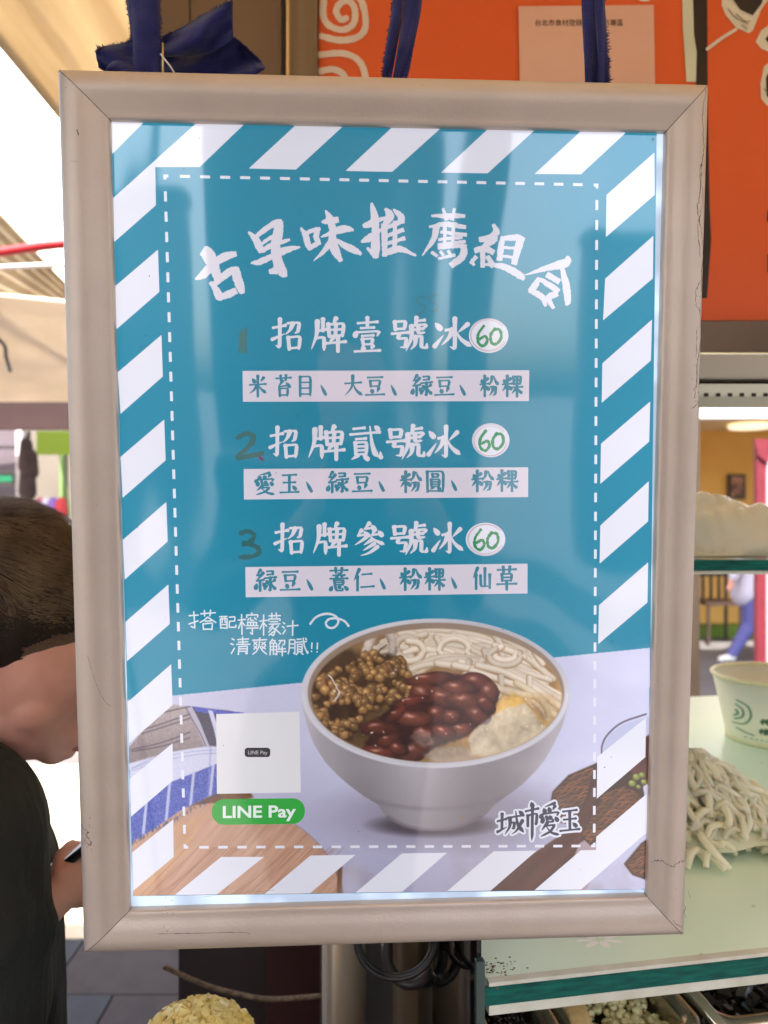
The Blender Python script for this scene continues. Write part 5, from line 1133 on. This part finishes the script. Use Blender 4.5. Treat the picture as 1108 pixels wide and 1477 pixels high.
# ================================================================ RIBBONS
M_BLUE = mat("navy_cloth", rgb(32, 36, 104), .9, 0, rgb(20, 23, 74), 60, .8, bump=.6, bscale=900); M_BLUE.node_tree.nodes["Principled BSDF"].inputs['Sheen Weight'].default_value = .15
hang = empty("hanging_rail", (0, .585, 1.88)); tag(hang, "steel rail that carries the ribbons above the sign", "rail"); bpy.context.view_layer.update()
part(tube("rail_tube", [(-.45, .585, 1.88), (.45, .585, 1.88)], .011, M_STEEL), hang)
for x in (-.4, .4): part(tube("rail_hanger", [(x, .585, 1.88), (x, .585, 2.19)], .005, M_STEEL), hang)
def cloth(bm, L, Rr, Y, n=28, w=5, fray=(0, 0), wav=.003, dy=0.0):
    """band between a left and a right edge given in photo pixels"""
    Lp, Rp = smooth_path(L, 10), smooth_path(Rr, 10); N = min(len(Lp), len(Rp)); rows = []
    for i in range(N):
        row = []
        for k in range(w+1):
            u = k/w; p = np.array(Lp[i])*(1-u)+np.array(Rp[i])*u; d = Y+wav*math.sin(u*5+i*.16)+dy*i/N+wav*.6*noise.noise(Vector((p[0]*.05, p[1]*.05, Y*10)))
            row.append(bm.verts.new(A(p[0], p[1], d)))
        rows.append(row)
    for a, b in zip(rows, rows[1:]):
        for k in range(w): bm.faces.new((a[k], a[k+1], b[k+1], b[k]))
    for e, f in enumerate(fray):
        if not f: continue
        c = 0 if e == 0 else -1; c2 = 1 if e == 0 else -2
        for i in range(N-1):
            for q in range(5):
                a, b = rows[i][c].co.lerp(rows[i+1][c].co, q/5), rows[i][c].co.lerp(rows[i+1][c].co, q/5+.16); d = (rows[i][c].co-rows[i][c2].co).normalized()
                tip = a+d*f*random.uniform(.2, 1.1)+Vector((random.uniform(-1, 1), random.uniform(-1, 1), random.uniform(-1, 1)))*f*.45
                bm.faces.new([bm.verts.new(v) for v in (a, b, tip)])
def finish(name, bm, label, par=None):
    me = bpy.data.meshes.new(name); bm.to_mesh(me); bm.free(); o = link(name, me, M_BLUE, par, True); s = o.modifiers.new("s", 'SOLIDIFY'); s.thickness = .0007
    if label: tag(o, label, "ribbon", "navy ribbons holding up the sign")
    return o
rb = empty("cloth_ribbon", A(210, 103, .575)); tag(rb, "frayed navy cloth ribbon tied in a bow at the sign's top left corner", "ribbon", "navy ribbons holding up the sign"); bpy.context.view_layer.update()
bm = bmesh.new(); cloth(bm, [(187, -80), (189, 0), (192, 60), (194, 112)], [(229, -80), (230, 0), (231, 60), (230, 112)], .566, fray=(.0006, .0026)); part(finish("hanging_strip", bm, None), rb)
bm = bmesh.new(); cloth(bm, [(184, -80), (183, -10), (189, 40), (193, 62)], [(196, -80), (196, 0), (199, 40), (200, 62)], .575, fray=(.003, 0)); part(finish("hanging_strip", bm, None), rb)
bm = bmesh.new(); cloth(bm, [(196, 60), (176, 64), (152, 68), (138, 74)], [(196, 112), (176, 112), (156, 104), (142, 96)], .584, fray=(.0028, .0010), wav=.005); cloth(bm, [(196, 84), (178, 82), (160, 92), (150, 104)], [(196, 116), (180, 116), (168, 114), (158, 116)], .578, wav=.006); part(finish("bow_tail", bm, None), rb)
bm = bmesh.new(); cloth(bm, [(230, 58), (260, 42), (300, 18), (336, 2)], [(230, 82), (262, 82), (300, 76), (336, 56)], .572, fray=(.0026, 0), wav=.007)
part(finish("bow_loop", bm, None), rb)
bm = bmesh.new(); cloth(bm, [(232, 76), (270, 78), (310, 64), (334, 54), (360, 74), (384, 97)], [(238, 116), (270, 116), (310, 116), (345, 114), (368, 108), (380, 102)], .590, fray=(.0022, 0), wav=.006); part(finish("bow_tail", bm, None), rb)
part(tube("wire_tie", [tuple(p) for p in smooth_path([A(232, 78, .563), A(238, 86, .562), A(246, 96, .563), A(252, 106, .566)], 5)], .0007, mat("pale_wire", rgb(220, 214, 206), .3, .3), seg=6), rb)
part(tube("wire_tie", [A(235, 62, .564), A(235, 112, .566)], .0008, mat("gold_wire", rgb(220, 196, 130), .3, .8), seg=6), rb)
bm = bmesh.new(); cloth(bm, [(563, -80), (567, 0), (559, 60), (551, 118)], [(578, -80), (581, 0), (574, 60), (564, 118)], .575, fray=(.0022, .0), wav=.002); cloth(bm, [(580, -80), (583, 0), (576, 60), (565, 118)], [(608, -80), (608, 0), (598, 60), (586, 118)], .572, fray=(.0, .0005), wav=.003)
finish("cloth_ribbon", bm, "middle navy ribbon split into two strips above the sign's top rail")
bm = bmesh.new(); cloth(bm, [(838, -80), (839, 0), (842, 60), (844, 122)], [(860, -80), (862, 0), (864, 60), (868, 122)], .573, fray=(0, .0), wav=.002); cloth(bm, [(858, -80), (858, 0), (862, 60), (864, 122)], [(868, -80), (871, 0), (875, 60), (879, 122)], .569, fray=(0, .0028), wav=.002)
finish("cloth_ribbon", bm, "right navy ribbon with a frayed edge hanging over the paper notice")

# ================================================================ PEOPLE
SK = mat("skin", rgb(228, 172, 148), .5, 0, rgb(214, 148, 128), 22, .7, bump=.12, bscale=900, sss=.15)
M_TEE = mat("black_tee", rgb(52, 52, 46), .9, 0, rgb(32, 33, 30), 9, bump=1.0, bscale=14, stretch=(1, 1, .35)); M_TEE.node_tree.nodes["Bump"].inputs["Distance"].default_value = .03
man = empty("person", (-.56, .86, 0)); tag(man, "man with short brown hair and dark shirt bending over his phone beside the sign", "person"); bpy.context.view_layer.update()
PY = .80
def B(px, py, dy=0.0): return A(px, py, PY+dy)
caps = [(B(-20, 1010), .055, B(-150, 1110, .01), .060),                                    # neck
        (B(48, 1035), .030, B(76, 1080), .0165), (B(52, 1020, -.03), .030, B(74, 1078, -.005), .017), (B(52, 1020, .03), .030, B(74, 1078, .005), .017),
        (B(100, 1058), .014, B(96, 1082), .010), (B(96, 1045), .022, B(110, 1060), .012), (B(120, 900), .030, B(128, 960), .014), (B(128, 965), .008, B(148, 1020), .013),
        (B(104, 1062), .0085, B(112, 1060), .006), (B(98, 1074), .0078, B(106, 1074), .0055)]
ells = [(B(0, 868), (.104, .078, .100), R(18)), (B(36, 960), (.080, .066, .082), R(20)), (B(20, 1010), (.072, .060, .058), R(25)), (B(58, 1030), (.045, .044, .040), R(30)),
        (B(-34, 965, -.072), (.016, .010, .030), R(15)), (B(-34, 965, .072), (.016, .010, .030), R(15))]
# arms and hands in the same skin: forearm, palm, fingers and thumb round the phone
for s in (-1, 1):
    d = .045*s
    caps += [(B(10, 1350, d*1.4), .030, B(50, 1310, d*1.1), .027), (B(50, 1310, d*1.1), .026, B(92, 1278, d*.7), .022), (B(84, 1282, d*.7), .021, B(104, 1262, d*.6), .019)]
    for k in range(4):
        q = B(112-k*2, 1240+k*18, d*.55); caps += [(B(96-k, 1256+k*12, d*.8), .0098, q+Vector((.012, -.004*s, 0)), .0088), (q+Vector((.012, -.004*s, 0)), .0088, q+Vector((.004, -d*.45, .006)), .0078)]
    caps += [(B(88, 1262, d*.9), .011, B(92, 1236, d*.5), .0095), (B(92, 1236, d*.5), .0095, B(104, 1222, d*.25), .0082)]
part(blob("body", caps, SK, voxel=.0030, it=5, ells=ells), man)
M_LIP2 = mat("lip", rgb(176, 98, 90), .5)
part(blob("lips", [(B(96, 1073, -.008), .0030, B(116, 1067, 0), .0045), (B(97, 1079, -.007), .0030, B(114, 1078, 0), .0045), (B(116, 1067, 0), .0045, B(96, 1073, .008), .003)], M_LIP2, voxel=.0016, it=4), man)
tee = [(B(-156, 1192, -.15), .070, B(-156, 1192, .15), .070), (B(-96, 1217, -.10), .10, B(-146, 1450, -.09), .135), (B(-96, 1217, .10), .10, B(-146, 1450, .09), .135), (B(-86, 1212, 0), .105, B(-126, 1460, 0), .150), (B(-126, 1460, 0), .15, (-.54, .8, .80), .14),
       (B(-146, 1192, -.17), .062, B(-126, 1330, -.18), .054), (B(-126, 1330, -.18), .054, B(-66, 1380, -.13), .046), (B(-146, 1192, .17), .062, B(-126, 1330, .18), .054), (B(-126, 1330, .18), .054, B(-66, 1380, .13), .046), (B(-141, 1117, 0), .072, B(-106, 1192, 0), .10), (B(-96, 1127, 0), .060, B(-76, 1192, 0), .09)]
tee += [(B(-40, 1330, s*.13), .050, B(22, 1342, s*.07), .040) for s in (-1, 1)]+[(B(-130, 1300, 0), .148, B(-128, 1600, 0), .152)]
part(blob("shirt", tee, M_TEE, voxel=.008, it=8), man)
trs = [((-.56, .80, .84), .145, (-.58, .80, .74), .14)]
for s in (-1, 1): trs += [((-.57, .80+.08*s, .78), .09, (-.56, .80+.10*s, .45), .062), ((-.56, .80+.10*s, .45), .062, (-.59, .80+.11*s, .06), .045)]
part(blob("trousers", trs, mat("dark_trousers", rgb(40, 42, 50), .85), voxel=.012, it=6), man)
for s in (-1, 1): part(blob("shoe", [((-.60, .80+.11*s, .045), .044, (-.42, .80+.12*s, .032), .032)], mat("shoe_leather", rgb(44, 40, 40), .6), voxel=.008), man)
# short hair: close cap plus thousands of fine strands combed forward
M_HAIR = mat("brown_hair", rgb(50, 39, 30), .8, 0, rgb(34, 27, 22), 50, .7, spec=.2)
hc = B(0, 866); Rh = Matrix.Rotation(R(18), 3, 'Y')
def hair_ok(p):
    px_ = CX+p.x/p.y*F; py_ = CY-(p.z-CAMZ)/p.y*F; lim = 960-.36*(px_+5)+(24 if px_ < 35 else 0) if px_ > -40 else 1000
    return py_ < lim
bm = bmesh.new(); bmesh.ops.create_uvsphere(bm, u_segments=220, v_segments=160, radius=1)
for v in bm.verts:
    n_ = 1+.03*noise.noise(v.co*5); v.co = hc+Rh @ Vector((v.co.x*.1075*n_, v.co.y*.0815*n_, v.co.z*.1040*n_))
bmesh.ops.delete(bm, geom=[v for v in bm.verts if not hair_ok(v.co+Vector((0, 0, -.006+.003*noise.noise(v.co*90))))], context='VERTS'); part(bmo("scalp_hair", bm, M_HAIR, None, True), man)
bm = bmesh.new(); bmesh.ops.create_uvsphere(bm, u_segments=200, v_segments=150, radius=1)
for v in bm.verts: v.co = hc+Rh @ Vector((v.co.x*.1058, v.co.y*.0798, v.co.z*.1022))
bmesh.ops.delete(bm, geom=[v for v in bm.verts if not hair_ok(v.co+Vector((0, 0, .010+.004*noise.noise(v.co*60))))], context='VERTS')
part(bmo("faded_side_hair", bm, mat("stubble", rgb(132, 98, 78), .8, 0, rgb(84, 62, 48), 320, .7), None, True), man)
V, Fc = [], []
for k in range(42000):
    d = Vector((random.gauss(0, 1), random.gauss(0, 1), random.gauss(0, 1))).normalized(); p = hc+Rh @ Vector((d.x*.106, d.y*.080, d.z*.1025))
    if p.y > .82 or not hair_ok(p): continue
    n_ = (Rh @ Vector((d.x/.106, d.y/.08, d.z/.1025))).normalized(); py_ = CY-(p.z-CAMZ)/p.y*F; f = min(1, max(.10, (925-py_)/120)); L_ = random.uniform(.014, .034)*f
    cmb = Vector((.75, -.1, -.35))+Vector((noise.noise(p*16), noise.noise(p*16+Vector((9, 0, 0))), noise.noise(p*16+Vector((0, 9, 0)))))*1.3; t = (cmb-n_*cmb.dot(n_)).normalized()
    s_ = t.cross(n_)*random.uniform(.00013, .00026); a = p; m_ = p+t*L_*.5+n_*.0045*f; e = p+t*L_+n_*(.004*f+random.uniform(-.001, .003)); b = len(V)
    V += [a-s_, a+s_, m_+s_, m_-s_, e]; Fc += [(b, b+1, b+2, b+3), (b+3, b+2, b+4)]
hs = pd("hair_strands", V, Fc, mat("hair_strand", rgb(138, 114, 84), .6, 0, rgb(58, 46, 35), 40, .8, spec=.25)); part(hs, man); stuff(hs)
ph = empty("mobile_phone", B(112, 1235)); tag(ph, "black mobile phone held by the bending man, its corner beside the frame", "phone"); bpy.context.view_layer.update()
PM = Matrix.Translation(B(118, 1222, 0)) @ Matrix.Rotation(R(-38), 4, 'Y')
o = box("phone_body", (-.045, -.038, -.0045), (.105, .038, .0045), mat("phone_black", rgb(20, 20, 22), .3, coat=.4), None, .003, PM); part(o, ph)
o = box("phone_screen", (-.042, -.035, .0046), (.102, .035, .0050), mat("phone_glass", rgb(30, 34, 40), .1, emit=(.5, .6, .7), estr=.15), None, 0, PM); part(o, ph)

# person walking past the yellow shop
wk = empty("person", (A(1062, 0, 7.6).x, 7.6, 0)); tag(wk, "passer-by in a pale lilac top and purple jeans walking by the yellow shop", "person"); bpy.context.view_layer.update()
def D(px, py, d=0.0): return A(px, py, 7.6+d)
hipz = D(1083, 858)
legs = [(hipz+Vector((-.02, -.05, 0)), .10, D(1082, 900, -.05), .075), (D(1082, 900, -.05), .072, D(1056, 944, -.05), .048), (hipz+Vector((.02, .08, 0)), .10, D(1100, 905, .08), .07), (D(1100, 905, .08), .068, D(1108, 950, .08), .045)]
part(blob("jeans", legs, mat("purple_denim", rgb(104, 104, 168), .8), voxel=.018, it=4), wk)
for p, q in ((D(1056, 948, -.05), D(1046, 951, -.05)), (D(1108, 952, .08), D(1100, 954, .08))): part(blob("shoe", [(p, .042, q+Vector((-.04, 0, 0)), .034)], mat("white_shoe", rgb(226, 226, 222), .6), voxel=.012, it=3), wk)
part(blob("body", [(D(1086, 770), .06, D(1086, 790), .055), (D(1086, 752), .095, D(1084, 760), .088), (D(1062, 815, -.12), .038, D(1052, 850, -.16), .03), (D(1108, 815, .12), .038, D(1118, 850, .16), .03)], SK, voxel=.015, it=4), wk)
part(blob("top", [(D(1068, 800, -.10), .075, D(1104, 800, .10), .075), (D(1080, 805), .13, D(1076, 855), .15), (D(1066, 803, -.12), .07, D(1058, 832, -.15), .05), (D(1106, 803, .12), .07, D(1114, 832, .15), .05)], mat("lilac_shirt", rgb(216, 210, 226), .8), voxel=.018, it=4), wk)
part(blob("hair", [(D(1088, 742), .10, D(1090, 752), .10)], M_HAIR, voxel=.02, it=2), wk)

# the photographer, seen only as a dark reflection in the poster film
pg = empty("person", (.02, -.48, 0)); tag(pg, "photographer in dark clothes, seen only as the dark reflection in the poster film", "person"); bpy.context.view_layer.update()
y0 = -.42
pgs = [((-.20, y0, 1.36), .065, (.24, y0, 1.36), .065), ((0, y0, 1.30), .15, (.02, y0-.02, .92), .15), ((-.06, y0, 1.28), .13, (.10, y0, 1.28), .13), ((.02, y0, 1.36), .07, (.02, y0, 1.45), .055)]
for s in (-1, 1): pgs += [((.02+.21*s, y0, 1.36), .062, (.02+.26*s, y0+.06, 1.14), .05), ((.02+.26*s, y0+.06, 1.14), .05, (.02+.12*s, y0+.24, 1.30), .042)]
part(blob("jacket", pgs, mat("dark_jacket", rgb(34, 36, 44), .9), voxel=.012, it=6), pg)
pl = []
for s in (-1, 1): pl += [((.02+.08*s, y0-.02, .92), .12, (.02+.10*s, y0, .48), .075), ((.02+.10*s, y0, .48), .075, (.02+.11*s, y0, .06), .05)]
part(blob("trousers", pl, mat("navy_trousers", rgb(30, 34, 48), .9), voxel=.016, it=5), pg)
for s in (-1, 1): part(blob("shoe", [((.02+.11*s, y0-.04, .045), .045, (.02+.12*s, y0+.14, .035), .035)], M_DK, voxel=.012), pg)
hd = [((.02, y0, 1.44), .052, (.02, y0+.03, 1.52), .055), ((.02, y0+.10, 1.535), .012, (.02, y0+.118, 1.512), .013), ((.005, y0+.088, 1.48), .010, (.035, y0+.088, 1.48), .010)]
for s in (-1, 1):
    hd += [((.02+.12*s, y0+.24, 1.30), .036, (.02+.055*s, y0+.385, 1.385), .026), ((.02+.06*s, y0+.36, 1.37), .024, (.02+.050*s, y0+.395, 1.40), .020)]
    for k in range(4): hd += [((.02+.054*s, y0+.392, 1.385+k*.017), .0095, (.02+.030*s, y0+.385, 1.390+k*.017), .0085)]
    hd += [((.02+.05*s, y0+.385, 1.39), .011, (.02+.028*s, y0+.372, 1.42), .009)]
part(blob("head_and_hands", hd, SK, voxel=.0055, it=4, ells=[((.02, y0+.02, 1.575), (.078, .095, .110), 0), ((.02, y0+.045, 1.52), (.058, .058, .07), 0), ((-.058, y0+.02, 1.56), (.010, .016, .03), 0), ((.098, y0+.02, 1.56), (.010, .016, .03), 0)]), pg)
bm = bmesh.new(); bmesh.ops.create_uvsphere(bm, u_segments=40, v_segments=28, radius=1)
for v in bm.verts: v.co = Vector((.02+v.co.x*.084, y0+.012+v.co.y*.100, 1.585+v.co.z*.112))
bmesh.ops.delete(bm, geom=[v for v in bm.verts if v.co.z < 1.50 or (v.co.y > y0+.07 and v.co.z < 1.63)], context='VERTS'); part(bmo("hair", bm, M_HAIR, None, True), pg)
cp = empty("camera_phone", (.02, -.018, 1.38)); tag(cp, "phone the photographer holds up, mirrored in the poster film", "phone"); bpy.context.view_layer.update()
part(box("phone_body", (-.018, -.022, 1.325), (.056, -.014, 1.468), mat("phone_case", rgb(40, 40, 44), .35), None, .003), cp)
part(box("phone_screen", (-.015, -.0228, 1.329), (.053, -.0222, 1.464), mat("phone_display", rgb(60, 80, 90), .1, emit=(.5, .7, .8), estr=.3)), cp)

# ---------------------------------------------------------------- added houses for dark film reflections, added canopies to shade the lane
M_SH = mat("added_canopy", rgb(96, 92, 84), .8, 0, rgb(70, 66, 60), 3)
def canopy(x0, x1, y0, y1, z, lab):  # canopy added out of sight to cast shade on the ground
    e = empty("added_canopy", ((x0+x1)/2, (y0+y1)/2, z)); tag(e, lab, "canopy"); bpy.context.view_layer.update()
    part(corr("canopy_sheet", (x0, y0, z), (x1, y0, z), (x0, y1, z), (x1, y1, z), 120, 4, 18, .02, M_SH), e)
    for x in (x0+.05, x1-.09):
        for y in (y0+.05, y1-.09): part(box("support_post", (x, y, 0), (x+.04, y+.04, z-.03), M_STEELD), e)
canopy(-4.6, -.72, -2.4, 1.05, 2.95, "unseen grey sheet canopy added beside the stall to shade the paving at lower left")
canopy(1.4, 7.5, 3.6, 6.4, 3.2, "grey sheet canopy added to shade the lane in front of the yellow shop")
def facade(x0, x1, y, h, c, lab, floors=3):  # house added behind the camera to shape reflections in the film
    e = empty("added_house", ((x0+x1)/2, y, 0)); tag(e, lab, "building"); bpy.context.view_layer.update()
    part(box("wall", (x0, y-.3, 0), (x1, y, h), mat("house_wall", rgb(*c), .85, 0, tuple(v*.75 for v in rgb(*c)), 1.5)), e)
    part(box("roof_edge", (x0-.05, y-.35, h), (x1+.05, y+.12, h+.12), M_SH), e)
    n = max(1, int((x1-x0)/1.3))
    for f in range(floors):
        for k in range(n):
            xc = x0+(k+.5)*(x1-x0)/n; z0 = .9+f*(h-.6)/floors
            part(box("window", (xc-.35, y+.002, z0), (xc+.35, y+.03, z0+.9), mat("window_dark", rgb(40, 48, 58), .15)), e)
facade(-3.4, -1.35, -6.5, 3.2, (150, 120, 100), "low brown house added behind the camera, mirrored faintly in the poster", 1)
facade(-.95, .75, -6.2, 7.0, (84, 72, 70), "tall dark house added behind the camera to darken the middle of the poster", 4)
facade(1.15, 1.9, -6.8, 7.6, (90, 84, 82), "narrow dark house added behind the camera to darken the poster right of the middle", 4)
facade(2.9, 6.5, -6.5, 3.0, (140, 116, 110), "low rosy house added behind the camera at the right", 1)
far = empty("sky_gap_wall", (-10, 16, 0)); tag(far, "white wall added to stand in for glaring sky between the two awnings", "building"); bpy.context.view_layer.update()  # added sunlit wall stands in for overexposed sky in the gap
part(box("wall", (-18, 16, 0), (-3, 17, 13), mat("white_render", rgb(236, 234, 226), .8)), far); part(box("roof_edge", (-18.2, 15.7, 13), (-2.8, 17.2, 13.3), M_SH), far)
